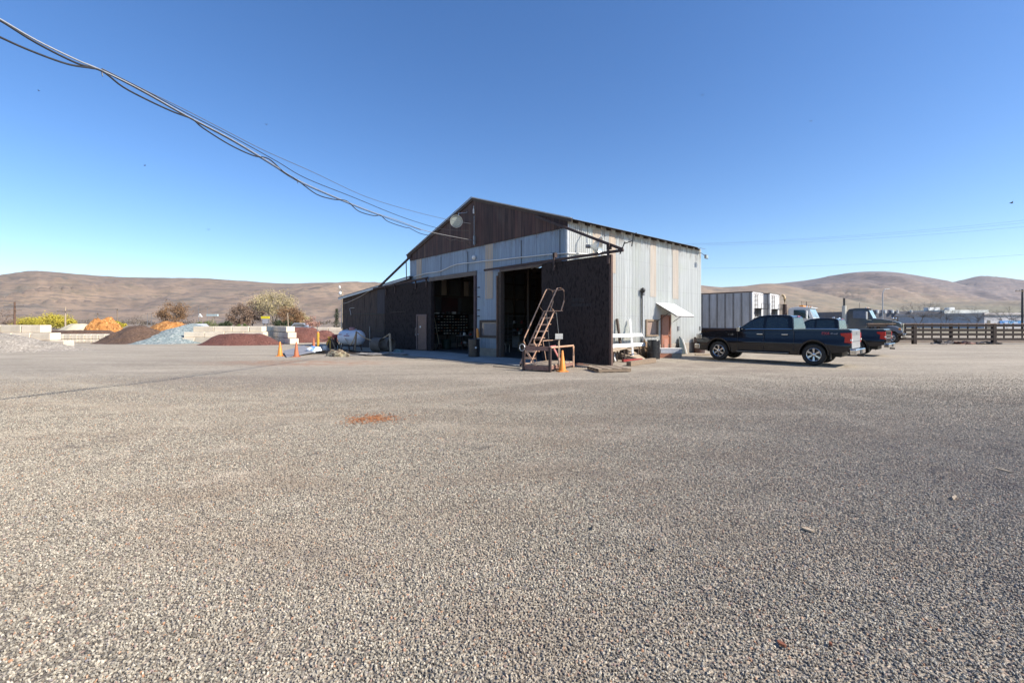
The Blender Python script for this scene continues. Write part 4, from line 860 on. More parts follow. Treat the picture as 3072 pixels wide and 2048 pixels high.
lump('rubble_heap', 'low heap of pale broken concrete in front of the pipes', None, 1130, 1066, (1.25, .28, .13), mat('rubble', (.30, .28, .26), (.18, .17, .16), 6, .9, bump=.6), 11, .1, 3, .7)
tag(bpy.data.objects['rubble_heap'], 'low heap of pale broken concrete in front of the pipes', 'rubble')
lump('cloth', 'crumpled pale green cloth on the ground by the dark door', 'cloth', 1196, 1056, (.25, .18, .16), mat('pale_green_cloth', (.18, .26, .25), (.11, .17, .17), 6, .9), 5)
for i, (u, v, L, an, lab) in enumerate(((965, 1062, 1.2, .1, 'black pipe lying behind the sack'), (1000, 1055, 1.5, -.15, 'dark plank lying under the tank front'), (1060, 1062, 1.6, -.3, 'dark plank lying before the tank posts'), (1085, 1058, 1.1, .2, 'thin dark rail lying right of the tank posts'))):
    p = G(u, v); o = MB().box((0, 0, .05), (L, .1, .07)).build('plank', M['wood_dark'] if i else M['black'], bevel=.005); o.location = p; o.rotation_euler = (0, .03*i, an); tag(o, lab, 'plank')
# ================================================================== ROLLING LADDER
p = G(1560, 1098); run = Vector((.87, .493, 0))
t = thing('rolling_ladder', 'peeling pink steel warehouse ladder with handrails before the right doorway', 'ladder', p, math.atan2(run.y, run.x))
WD = .70; PH = 2.2; RN = 1.24   # local: x = run, -y = width
def lt(x, y, z): return (x*.93, -y, z*.985)
for k_, y in enumerate((0, WD)):
    mb = MB(); mb.tube([lt(0, y, .08), lt(RN, y, PH)], .030, 8); mb.build('stringer', M['pinkrust'], t)
    mb = MB(); yy = y+(-.03 if k_ == 0 else .03)
    mb.tube([lt(.45, yy, .60), lt(.20, yy, .98), lt(.24, yy, 1.12), lt(.86, yy, 2.22), lt(1.30, yy, 3.0), lt(1.36, yy, 3.09), lt(1.48, yy, 3.12), lt(1.66, yy, 3.08), lt(1.72, yy, 2.98), lt(1.72, yy, 2.62), lt(1.66, yy, 2.45), lt(1.56, yy, PH)], .026, 8); mb.build('handrail', M['pinkrust'], t)
    mb = MB(); mb.tube([lt(.98, yy, 2.42), lt(1.28, yy, 2.10)], .012, 6); mb.build('rail_stay', M['pinkrust'], t)
    mb = MB(); mb.tube([lt(RN+.1, y, PH-.05), lt(RN+.36, y+(.03 if k_ else -.03), .08)], .015, 8); mb.build('rear_leg', M['steel'], t)
    mb = MB(); mb.tube([lt(.66, y, 1.02), lt(RN+.26, y, 1.05)], .013, 6); mb.build('brace', M['pinkrust'], t)
    mb = MB(); mb.tube([lt(.66, y, 1.02), lt(.85, y, .08)], .013, 6); mb.build('brace', M['pinkrust'], t)
    mb = MB(); mb.tube([lt(-.02, y, .10), lt(RN+.36, y, .10)], .014, 6); mb.build('base_rail', M['pinkrust'], t)
    for x in (.05, RN+.33): mb = MB(); mb.cyl(lt(x, y-.02, .05), lt(x, y+.02, .05), .05, n=14); mb.build('caster', M['tyre'], t)
mb = MB(); mb.tube([lt(1.68, 0, 3.06), lt(1.68, WD, 3.06)], .014, 6); mb.build('top_rail', M['pinkrust'], t)
for i in range(7):
    f = (i+1)/8.0; mb = MB(); mb.box(lt(RN*f+.06, WD/2, .08+(PH-.08)*f), (.17, WD-.02, .022)); mb.box(lt(RN*f-.02, WD/2, .06+(PH-.08)*f), (.02, WD-.02, .05)); mb.build('tread', M['pinkrust'], t)
mb = MB(); mb.box(lt(RN+.18, WD/2, PH), (.42, WD+.08, .03)); mb.build('platform', M['pinkrust'], t)
mb = MB(); mb.tube([lt(RN+.3, 0, .6), lt(RN+.3, WD, .6)], .012, 6); mb.build('brace', M['grey'], t)
# ================================================================== RUSTY RACK WITH DECK
K = G(1650, 1116); e1 = Vector((.53, .848, 0)); ang = math.atan2(e1.y, e1.x)   # local x = to the back right, y = to the left
t = thing('steel_rack', 'low rusty steel rack with timber deck, side rails and a small sign', 'rack', K, ang)
Lx, Ly = 1.95, 1.05
def bm_(a, b, w_, h_, nm, m): mb = MB(); mb.beam(a, b, w_, h_); return mb.build(nm, m, t, bevel=.004)
for y, nm in ((0, 'M'), (Ly, 'M')): bm_((0, y, 0), (0, y, .86), .085, .085, 'post', M['rust_dark'])
bm_((0, 0, .80), (0, Ly, .80), .04, .15, 'top_beam', M['rust']); bm_((0, Ly-.06, .74), (0, Ly*.5, .16), .02, .07, 'diagonal', M['pinkrust'])
bm_((.10, .06, .1), (.10, .06, .75), .03, .05, 'strut', M['pinkrust'])
for y in (.03, Ly-.03): bm_((0, y, .14), (Lx, y, .14), .06, .13, 'side_beam', M['rust'])
bm_((.02, 0, .12), (.02, Ly, .12), .06, .16, 'front_beam', M['rust']); bm_((Lx, 0, .14), (Lx, Ly, .14), .06, .12, 'rear_beam', M['rust'])
for i in range(6): bm_((.16+.33*i, .02, .22), (.16+.33*i, Ly-.02, .22), .27, .03, 'deck_board', M['wood_pale'])
mb = MB(); mb.tube([(0, .0, .84), (.5, .0, .84), (Lx-.03, 0, .83), (Lx, 0, .80), (Lx, 0, .45), (Lx, 0, .02)], .036, 10); mb.build('pipe_rail', M['pinkrust'], t)
bm_((.30, 0, .80), (1.02, 0, .14), .03, .08, 'diagonal', mat('pink_primer', (.55, .22, .20), (.45, .17, .15), 4, .6)); bm_((.02, 0, .88), (.42, 0, .88), .05, .05, 'latch_bar', mat('pink_primer', (.5, .2, .2)))
mb = MB(); mb.tube([(.62, -.03, .12), (.62, -.03, 1.0), (.63, -.05, 1.1), (.66, -.09, 1.12)], .028, 8); mb.build('sign_post', M['wood_pale'], t)
mb = MB(); mb.box((.58, -.06, 1.22), (.27, .015, .19), rz=-ang+.1); mb.build('sign_plate', mat('small_pale_sign', (.55, .54, .50), (.42, .42, .40), 6, .6), t)
mb = MB(); mb.tube([(-.03, Ly+.05+.11*math.cos(a*.5), .82+.12*math.sin(a*.5)) for a in range(14)], .016, 6); mb.build('hose_loop', M['tin'], t)
# hoses on the ground
rope(G(1560, 1107)+Vector((0, 0, .03)), G(1480, 1100)+Vector((0, 0, .03)), 0, 'pale hose lying left of the rusty rack', M['wood_pale'], .022, 'hose', 'hose')
rope(G(1735, 1092)+Vector((0, 0, .03)), G(1850, 1101)+Vector((0, 0, .03)), 0, 'pale hose lying below the open dark door', M['tin'], .022, 'hose', 'hose')
lump('scrap_heap', 'low heap of scrap metal behind the rack', None, 1706, 1094, (.45, .25, .14), M['rust'], 21, n=3, rough=.9); tag(bpy.data.objects['scrap_heap'], 'low heap of scrap metal behind the rack', 'scrap')
# ================================================================== PALLET, TIMBERS, JUNK ON THE SUNNY SIDE
def pallet(loc, rz, label):
    t = thing('pallet', label, 'pallet', loc, rz)
    for y in (-.5, 0, .5): MB().box((0, y, .06), (1.2, .05, .09)).build('stringer', M['wood'], t, bevel=.004)
    for i in range(7): MB().box((-.54+.18*i, 0, .116), (.14, 1.07, .02)).build('deck_board', M['wood'] if i % 2 else M['wood_pale'], t, bevel=.003)
    for i in range(3): MB().box((-.52+.52*i, 0, .008), (.12, 1.05, .014)).build('bottom_board', M['wood'], t)
pallet((3.42, 15.9, .012), R_(12), 'weathered wooden pallet on the gravel before the open dark door')
def timber(p0, p1, w_, h_, m, label, name='timber', cat='timber'):
    o = MB().beam(p0, p1, w_, h_).build(name, m, bevel=.008); return tag(o, label, cat)
timber(G(1886, 1098)+Vector((0, 0, .09)), G(1962, 1087)+Vector((0, 0, .10)), .2, .18, M['wood'], 'thick squared timber lying below the black drum')
timber(G(1868, 1086)+Vector((0, 0, .06)), G(1925, 1082)+Vector((0, 0, .06)), .12, .1, M['redp'], 'dull red plank lying against the foundation')
# white rail fence section leaning on the wall
t = thing('rail_fence_section', 'white two-rail fence section leaning on the sunlit wall', 'fence section', C0, TH)
a, b = RP(1888, 958, .12), RP(1903, 1057, .75)
mb = MB(); mb.beam((.15, a.y, a.z), (.75, b.y-.1, .02), .10, .09); mb.build('post', M['white'], t, bevel=.006)
mb = MB(); mb.beam((.15, a.y-2.0, a.z), (.75, a.y-2.0, .02), .10, .09); mb.build('post', M['white'], t, bevel=.006)
for zf, in ((.60,), (.36,)):
    z = a.z*zf; x = .15+(.6)*(1-zf); mb = MB(); mb.box((x+.05, a.y-.85, z), (.04, 2.9, .17), M=Matrix.Rotation(-.35, 3, 'Y')); mb.build('rail', M['white'], t, bevel=.005)
timber(BM @ RP(1851, 956, .1), BM @ (RP(1851, 956, .1)+Vector((.3, 0, -1.9))), .1, .1, M['wood_dark'], 'dark brown post leaning beside the open dark door', 'post', 'post')
# sawhorse/table junk
t = thing('scrap_table', 'broken low table with tilted top beside the dark door', 'table', BM @ Vector((.9, 2.1, 0)), TH)
mb = MB(); mb.box((0, 0, .55), (.5, 1.0, .05), M=Matrix.Rotation(.1, 3, 'X')); mb.build('top', M['wood_pale'], t)
for x, y in ((-.2, -.4), (.2, -.4), (-.2, .4), (.2, .4)): mb = MB(); mb.beam((x, y, 0), (x*.9, y*.95, .53), .05, .05); mb.build('leg', M['wood_dark'], t)
t = thing('low_bench', 'dark low bench against the foundation', 'bench', BM @ Vector((.45, 3.9, 0)), TH+.1)
mb = MB(); mb.box((0, 0, .5), (.3, 1.2, .06)); mb.build('seat', M['wood'], t)
for y in (-.5, .5): mb = MB(); mb.box((0, y, .25), (.28, .07, .48)); mb.build('leg', M['wood_dark'], t)
def slab_(pix, z, label, m, name='board', cat='board', th=.04):
    v = [G(u, v_, zz) for (u, v_), zz in zip(pix, z)]; mb = MB(); mb.add([tuple(q) for q in v]+[(q.x, q.y, q.z-th) for q in v], [(0, 1, 2, 3), (7, 6, 5, 4), (0, 4, 5, 1), (1, 5, 6, 2), (2, 6, 7, 3), (3, 7, 4, 0)]); return tag(mb.build(name, m, bevel=.003), label, cat)
slab_([(1866, 1060), (1900, 1052), (1936, 1075), (1926, 1080)], (.28, .38, .05, .05), 'pale plywood sheet sloping to the ground below the white rails', M['wood_pale'])
for i, (a, b, za, zb, lab) in enumerate((((1864, 1060), (1925, 1080), .32, .03, 'pale lath sloping down along the plywood'), ((1864, 1066), (1900, 1080), .25, .03, 'shorter dark lath under the plywood'), ((1917, 1040), (1924, 1067), .62, .12, 'dark leaning stake by the grey conduit'), ((1878, 1066), (1873, 1082), .25, .0, 'small stub leg propping the laths'))):
    timber(G(*a, za), G(*b, zb), .05, .05, M['wood_pale'] if i in (0, 3) else M['wood_dark'], lab, 'lath', 'lath')
lump('weed_tangle', 'dry brown tumbleweed against the foundation by the conduit', None, 1935, 1072, (.34, .3, .5), mat('dry_weed', (.27, .18, .10), (.16, .10, .06), 14, .95, bump=.8), 31, n=3, rough=.9); tag(bpy.data.objects['weed_tangle'], 'dry brown tumbleweed against the foundation by the conduit', 'weed')
# step, cooler box
t = thing('wooden_step', 'low brick-red and grey step at the brown side door', 'step', G(2012, 1074)+Vector((0, .3, 0)), R_(2))
MB().box((-.28, 0, .09), (.75, .4, .18)).build('red_block', mat('red_brick_block', (.40, .17, .10), (.33, .14, .09), 5, .85), t, bevel=.008); MB().box((.35, .05, .10), (.5, .4, .2)).build('grey_block', M['concrete'], t, bevel=.008)
t = thing('cooler_box', 'long grey-white cooler box with rounded end resting on the step', 'box', G(2016, 1074)+Vector((.05, .45, .205)), R_(4))
MB().box((0, 0, .11), (1.1, .42, .22)).build('box', mat('pale_grey_plastic', (.42, .44, .48), (.36, .38, .42), 3, .5), t, bevel=.03); MB().box((.0, 0, .235), (1.14, .45, .03)).build('lid', M['white'], t, bevel=.012)
# dark fender leaning by the far drum
t = thing('plastic_fender', 'dark green curved plastic piece leaning beside the rusty drum', 'fender', BM @ Vector((.35, 8.9, 0)), TH)
mb = MB(); mb.prism([(-.22, 0), (.28, 0), (.30, .5), (.22, .85), (.1, 1.0), (-.08, .8), (-.2, .4)], -.03, .03, 'yz'); o = mb.build('panel', mat('dark_green_fender', (.02, .03, .028), (.03, .04, .035), 3, .45), t, bevel=.02); o.rotation_euler = (0, -.25, 0)
timber(BM @ Vector((.35, 9.35, 0)), BM @ Vector((.12, 9.35, .8)), .05, .03, M['white'], 'white slat leaning between fender and rusty drum', 'slat', 'slat')
timber(G(2085, 1066)+Vector((0, 0, .05)), G(2130, 1066)+Vector((0, 0, .05)), .12, .07, M['wood_pale'], 'short pale board on the ground by the pickup nose', 'board', 'board')
# ================================================================== PICKUPS
def wheel(t, x, y, R, wd, rim, out=1, spokes=6, name='wheel'):
    """wheel in the xz plane, outer face towards out*y"""
    q = Matrix.Rotation(-math.pi/2*out, 3, 'X')     # lathe z -> out*y
    h = wd/2
    w_ = MB().lathe([(R*.62, -h), (R*.9, -h), (R*.985, -h*.8), (R, -h*.4), (R, h*.4), (R*.985, h*.8), (R*.9, h), (R*.66, h*.98), (R*.64, h*.7)], (x, y, R), 36, q).build(name, M['tyre'], t)
    MB().lathe([(R*.64, -h), (R*.64, h*.85), (R*.61, h*.9), (R*.57, h*.75), (R*.53, h*.2), (R*.53, -h*.2), (R*.2, -h*.2), (0, -h*.2)], (x, y, R), 36, q).build('rim_barrel', mat('dark_rim', (.03, .03, .032), (.05, .05, .05), 4, .4, .6), w_)
    mb = MB()
    mb.lathe([(R*.645, h*.86), (R*.60, h*.93), (R*.55, h*.80)], (x, y, R), 36, q)
    for k in range(spokes):
        a = 2*math.pi*k/spokes+.52
        def P(r_, a_, d): return (x+r_*R*math.cos(a_), y+out*d, R+r_*R*math.sin(a_))
        w0, w1 = .22, .30*6/spokes*.55
        vs = [P(.13, a-w0*2, h*.72), P(.13, a+w0*2, h*.72), P(.58, a+w1, h*.86), P(.58, a-w1, h*.86), P(.13, a-w0*2, h*.4), P(.13, a+w0*2, h*.4), P(.58, a+w1, h*.55), P(.58, a-w1, h*.55)]
        mb.add(vs, [(0, 1, 2, 3), (7, 6, 5, 4), (0, 4, 5, 1), (1, 5, 6, 2), (2, 6, 7, 3), (3, 7, 4, 0)])
    mb.lathe([(R*.17, h*.4), (R*.17, h*.78), (R*.12, h*.86), (0, h*.88)], (x, y, R), 20, q)
    mb.build('rim', rim, w_); return w_
def arc(cx, cz, r, a0, a1, n): return [(cx+r*math.cos(R_(a0+(a1-a0)*i/n)), cz+r*math.sin(R_(a0+(a1-a0)*i/n))) for i in range(n+1)]
def pickup(label, loc, rz, paint, rim, chrome_gate, decals=True, bedtop=1.37):
    t = thing('pickup_truck', label, 'pickup', loc, rz, 'dark pickups parked nose-in')
    FX, RX, WR = 1.92, -1.75, .41; hw = .995
    out = [(2.72, .40), (2.86, .46), (2.90, .62), (2.93, .86), (2.91, 1.04), (2.82, 1.15), (2.62, 1.20), (2.1, 1.255), (1.62, 1.29), (1.22, 1.32), (1.0, 1.33), (.2, 1.345), (-1.04, 1.355), (-1.10, bedtop), (-2.0, bedtop+.005), (-2.86, bedtop+.02), (-2.92, bedtop-.02), (-2.93, 1.0), (-2.90, .60), (-2.62, .52)]
    out += [(RX-.53, .50)]+arc(RX, WR+.04, .50, 175, 5, 12)+[(RX+.54, .40), (FX-.56, .36)]+arc(FX, WR+.04, .50, 178, 5, 12)+[(FX+.53, .40)]
    out = out[::-1]
    # body: lofted across the width with a slight barrel in plan and section
    mb = MB(); secs = [(-1, .955, .0), (-.97, .985, .0), (.97, .985, 0), (1, .955, 0)]
    n = len(out); vs = []
    def shape(x, z, s):
        wx = hw*(1-.045*max(0, (abs(x)-2.2)/.7)**1.5)*(1-.03*max(0, (z-1.0)/.35)-.03*max(0, (.75-z)/.35)); return s*wx
    for s, sc in ((-1, 1), (1, 1)):
        for x, z in out: vs.append((x, shape(x, z, s), z))
    mb.add(vs, [(i, (i+1) % n, n+(i+1) % n, n+i) for i in range(n)]+[tuple(range(n-1, -1, -1)), tuple(range(n, 2*n))])
    body = mb.build('body', paint, t, sharp=50); b_ = bmesh.new(); b_.from_mesh(body.data)
    for zc in (.5, .62, .74, .86, .98, 1.08, 1.16, 1.24, 1.30): bmesh.ops.bisect_plane(b_, geom=b_.verts[:]+b_.edges[:]+b_.faces[:], dist=1e-4, plane_co=(0, 0, zc), plane_no=(0, 0, 1))
    for v_ in b_.verts:
        if abs(v_.co.y) > .8: v_.co.y *= 1-.075*((v_.co.z-.84)/.5)**2*(1.0 if v_.co.z > .84 else .55)
    b_.normal_update(); b_.to_mesh(body.data); b_.free(); body.data.set_sharp_from_angle(angle=R_(38))
    bv = body.modifiers.new('bevel', 'BEVEL'); bv.width = .022; bv.segments = 3; bv.limit_method = 'ANGLE'; bv.angle_limit = R_(38); bv.harden_normals = True
    # bed well
    mb = MB(); mb.bx(-2.82, -1.16, -.80, .80, bedtop-.015, bedtop+.012); mb.build('tonneau', M['plastic'], t, bevel=.01)
    # cab
    cab = [(1.18, 1.30), (.52, 1.80), (.30, 1.905), (.0, 1.95), (-.5, 1.955), (-.86, 1.93), (-.98, 1.86), (-1.06, 1.34)]
    cw = lambda z: .945-.235*max(0, (z-1.32))/.62
    mb = MB(); n = len(cab); vs = [(x, s*cw(z), z) for s in (-1, 1) for x, z in cab]
    mb.add(vs, [(i, (i+1) % n, n+(i+1) % n, n+i) for i in range(n)]+[tuple(range(n-1, -1, -1)), tuple(range(n, 2*n))])
    mb.build('cab', paint, t, bevel=.04, seg=3, sharp=30)
    def side(poly, nm, m, s, off=.006, th=.012, par=None):
        mb = MB(); k_ = len(poly); vs = [(x, s*(cw(z)+off), z) for x, z in poly]+[(x, s*(cw(z)+off-th), z) for x, z in poly]
        fs = [tuple(range(k_)), tuple(range(2*k_-1, k_-1, -1))]+[(i, (i+1) % k_, k_+(i+1) % k_, k_+i) for i in range(k_)]
        mb.add(vs, fs); return mb.build(nm, m, par or t)
    gl = M['glass']
    for s in (1, -1):
        side([(.92, 1.385), (.92, 1.44), (.46, 1.76), (.25, 1.84), (.08, 1.85), (.08, 1.40), (.72, 1.385)], 'side_window', gl, s)
        side([(-.03, 1.40), (-.03, 1.855), (-.62, 1.855), (-.80, 1.82), (-.86, 1.40)], 'side_window', gl, s)
        side([(.78, 1.345), (.62, 1.365), (-1.0, 1.372), (-1.0, 1.40), (.60, 1.39), (.78, 1.37)], 'belt_trim', M['chrome'], s, .010, .01)
        side([(-.06, 1.865), (-.06, 1.885), (-.64, 1.885), (-.84, 1.845), (-.82, 1.83), (-.62, 1.865)], 'window_visor', M['black'], s, .02, .02)
        side([(.50, 1.80), (.48, 1.82), (.24, 1.89), (.06, 1.89), (.06, 1.872), (.24, 1.868)], 'window_visor', M['black'], s, .02, .02)
        for xx, nm in ((.20, 'door_handle'), (-.74, 'door_handle')):
            mb = MB(); mb.bx(xx-.13, xx+.10, s*.995-.022, s*.995+.022, 1.145, 1.185); mb.build(nm, M['chrome'], t, bevel=.01)
        for xx in (1.08, .04, -1.07):     # door shut lines
            mb = MB(); mb.bx(xx-.006, xx+.006, s*hw-.012 if s > 0 else s*hw-.004, s*hw+.004 if s > 0 else s*hw+.012, .52, 1.32); mb.build('shut_line', M['black'], t)
        mb = MB(); mb.box((1.0, s*1.07, 1.37), (.12, .22, .22)); mi = mb.build('mirror', M['chrome'], t, bevel=.03)
        mb = MB(); mb.bx(-.9, 1.1, s*1.0-.07, s*1.0+.07, .40, .45); mb.build('running_board', mat('step_bar', (.12, .12, .125), (.2, .2, .2), 3, .3, .6), t, bevel=.01)
        for cx in (FX, RX):               # wheel-arch lips and liners
            mb = MB(); A_ = arc(cx, WR+.04, .535, 182, -2, 16); B_ = arc(cx, WR+.04, .475, 182, -2, 16)
            k_ = len(A_); vs = [(x, s*(hw+.018), z) for x, z in A_]+[(x, s*(hw+.012), z) for x, z in B_]+[(x, s*(hw-.06), z) for x, z in B_]+[(x, s*(hw-.06), z) for x, z in A_]
            fs = []
            for i in range(k_-1):
                for a_, b_ in ((0, 1), (1, 2), (2, 3), (3, 0)): fs.append((a_*k_+i, a_*k_+i+1, b_*k_+i+1, b_*k_+i))
            mb.add(vs, fs); mb.build('wheel_arch', M['plastic'] if cx == FX and False else paint, t)
            wheel(t, cx, s*(hw-.16), WR, .27, rim, s)
            mb = MB(); C_ = arc(cx, WR+.04, .497, 186, -6, 14); mb.add([(x, s*(hw-.05), z) for x, z in C_]+[(x, s*.45, z) for x, z in C_], [(i, i+1, 15+i+1, 15+i) for i in range(14)]+[tuple(range(15, 30))]); mb.build('wheel_well', M['plastic'], t, fix=False)
        mb = MB(); mb.box((-2.30, s*.86, .42), (.02, .24, .34)); mb.build('mud_flap', M['plastic'], t)
        mb = MB()
        lens = [(-2.96, 1.26), (-2.62, 1.24), (-2.64, 1.16), (-2.76, 1.10), (-2.74, .90), (-2.96, .88)]
        k_ = len(lens); vs = [(x, s*(hw*(1-.045*max(0, (abs(x)-2.2)/.7)**1.5)+.012), z) for x, z in lens]+[(x, s*(hw-.16), z) for x, z in lens]
        mb.add(vs, [tuple(range(k_)), tuple(range(2*k_-1, k_-1, -1))]+[(i, (i+1) % k_, k_+(i+1) % k_, k_+i) for i in range(k_)]); tl_ = mb.build('tail_lamp', M['tail'], t, bevel=.01)
        mb = MB(); mb.bx(-2.975, -2.80, s*.90-.06, s*.90+.06, .97, 1.03); mb.build('reverse_lamp', M['white'], tl_)
        mb = MB(); mb.box((2.80, s*.86, 1.02), (.26, .27, .22)); mb.build('headlight', M['chrome'], t, bevel=.03)
    # windscreen, rear window
    def pane(x0, z0, x1, z1, nm, f0=.94, f1=.90, off=.008):
        nx_, nz_ = -(z1-z0), (x1-x0); L = math.hypot(nx_, nz_); nx_, nz_ = nx_/L, nz_/L
        if (nx_*(1 if x0 > 0 else -1)) < 0: nx_, nz_ = -nx_, -nz_
        mb = MB(); vs = []
        for o_ in (off, off-.012):
            vs += [(x0+nx_*o_, -cw(z0)*f0, z0+nz_*o_), (x0+nx_*o_, cw(z0)*f0, z0+nz_*o_), (x1+nx_*o_, cw(z1)*f1, z1+nz_*o_), (x1+nx_*o_, -cw(z1)*f1, z1+nz_*o_)]
        mb.add(vs, [(0, 1, 2, 3), (7, 6, 5, 4), (0, 4, 5, 1), (1, 5, 6, 2), (2, 6, 7, 3), (3, 7, 4, 0)]); return mb.build(nm, gl, t)
    pane(1.12, 1.345, .56, 1.77, 'windscreen'); pane(-1.05, 1.42, -.99, 1.83, 'rear_window')
    mb = MB(); mb.box((-1.0, 0, 1.89), (.05, .34, .035)); mb.build('brake_lamp', M['tail'], t, bevel=.008)
    # tailgate
    mb = MB(); mb.bx(-2.955, -2.92, -.80, .80, .68, bedtop-.01); tg = mb.build('tailgate', chrome_gate, t, bevel=.012)
    if decals:
        mb = MB(); mb.bx(-2.962, -2.9545, -.72, .72, 1.16, 1.31); mb.build('applique', mat('satin_silver', (.45, .46, .47), (.38, .39, .4), 3, .35, .7), tg)
        mb = MB(); mb.bx(-2.968, -2.963, -.13, .13, 1.19, 1.28); mb.build('emblem', M['grey'], tg, bevel=.01)
    mb = MB(); mb.bx(-2.964, -2.954, -.70, .70, .92, .955); mb.build('tailgate_crease', M['grey'], tg)
    mb = MB(); mb.box((-3.0, 0, .56), (.22, 1.86, .20)); rb = mb.build('rear_bumper', M['chrome'], t, bevel=.04, seg=3)
    mb = MB(); mb.box((-3.115, 0, .55), (.01, .42, .14)); mb.build('plate_recess', M['plastic'], rb)
    mb = MB(); mb.box((-3.1, 0, .40), (.2, .08, .07)); mb.build('tow_hitch', M['black'], rb)
    # front
    mb = MB(); mb.box((2.90, 0, .92), (.10, 1.30, .36)); gr = mb.build('grille', M['chrome'], t, bevel=.03)
    for i in range(3): mb = MB(); mb.box((2.955, 0, .80+.12*i), (.01, 1.2, .05)); mb.build('grille_slot', M['plastic'], gr)
    mb = MB(); mb.box((2.88, 0, .58), (.26, 1.99, .22)); mb.build('front_bumper', M['chrome'], t, bevel=.04, seg=3)
    mb = MB(); mb.bx(-2.6, 2.6, -.55, .55, .34, .62); mb.build('chassis', M['plastic'], t, bevel=.02)
    # interior
    for x in (.35, -.55):
        for y in (-.4, .4): mb = MB(); mb.box((x, y, 1.25), (.14, .5, .75), M=Matrix.Rotation(-.18, 3, 'Y')); mb.box((x-.09, y, 1.70), (.09, .26, .16)); mb.build('seat', M['plastic'], t, bevel=.04)
    if decals:
        red_ = mat('red_decal', (.45, .05, .07), (.4, .05, .07), 2, .4); gy = mat('grey_decal', (.32, .34, .40), (.3, .32, .38), 2, .4)
        Mx = lambda x, z: Matrix.Translation((x, hw+.004, z)) @ Matrix.Rotation(math.pi, 4, 'Z') @ Matrix.Rotation(math.pi/2, 4, 'X')
        text(t, 'FX4', .15, Mx(-2.15, 1.225), red_, 'decal'); text(t, 'off road', .075, Mx(-2.42, 1.225), gy, 'decal')
        text(t, 'F-150', .10, Mx(1.36, 1.13), M['alloy'], 'badge')
    return t
hd = Vector((-.69, .724, 0)).normalized(); az = math.atan2(hd.y, hd.x); left = Vector((-hd.y, hd.x, 0))
cf, cr = Vector((.4614*20.45, 20.45, 0)), Vector((.673*17.8, 17.8, 0)); mid_ = (cf+cr)/2
loc = mid_-left*.84-hd*.085+Vector((0, 0, .02))
pk1 = pickup('shiny black crew cab pickup parked nearest, side on to the camera', loc, az, M['paint_dk'], M['alloy'], mat('silver_tailgate', (.5, .51, .52), (.45, .46, .47), 2, .3, .5))
pk1.scale = (1, 1, 1.03)
p2 = G(2569, 1066.5); loc2 = p2-left*.84+hd*1.75
pickup('second black pickup parked behind the nearest one, only its bed and rear cab showing', loc2, az-.02, M['paint_dk'], M['grey'], M['paint_dk'], decals=False, bedtop=1.36)
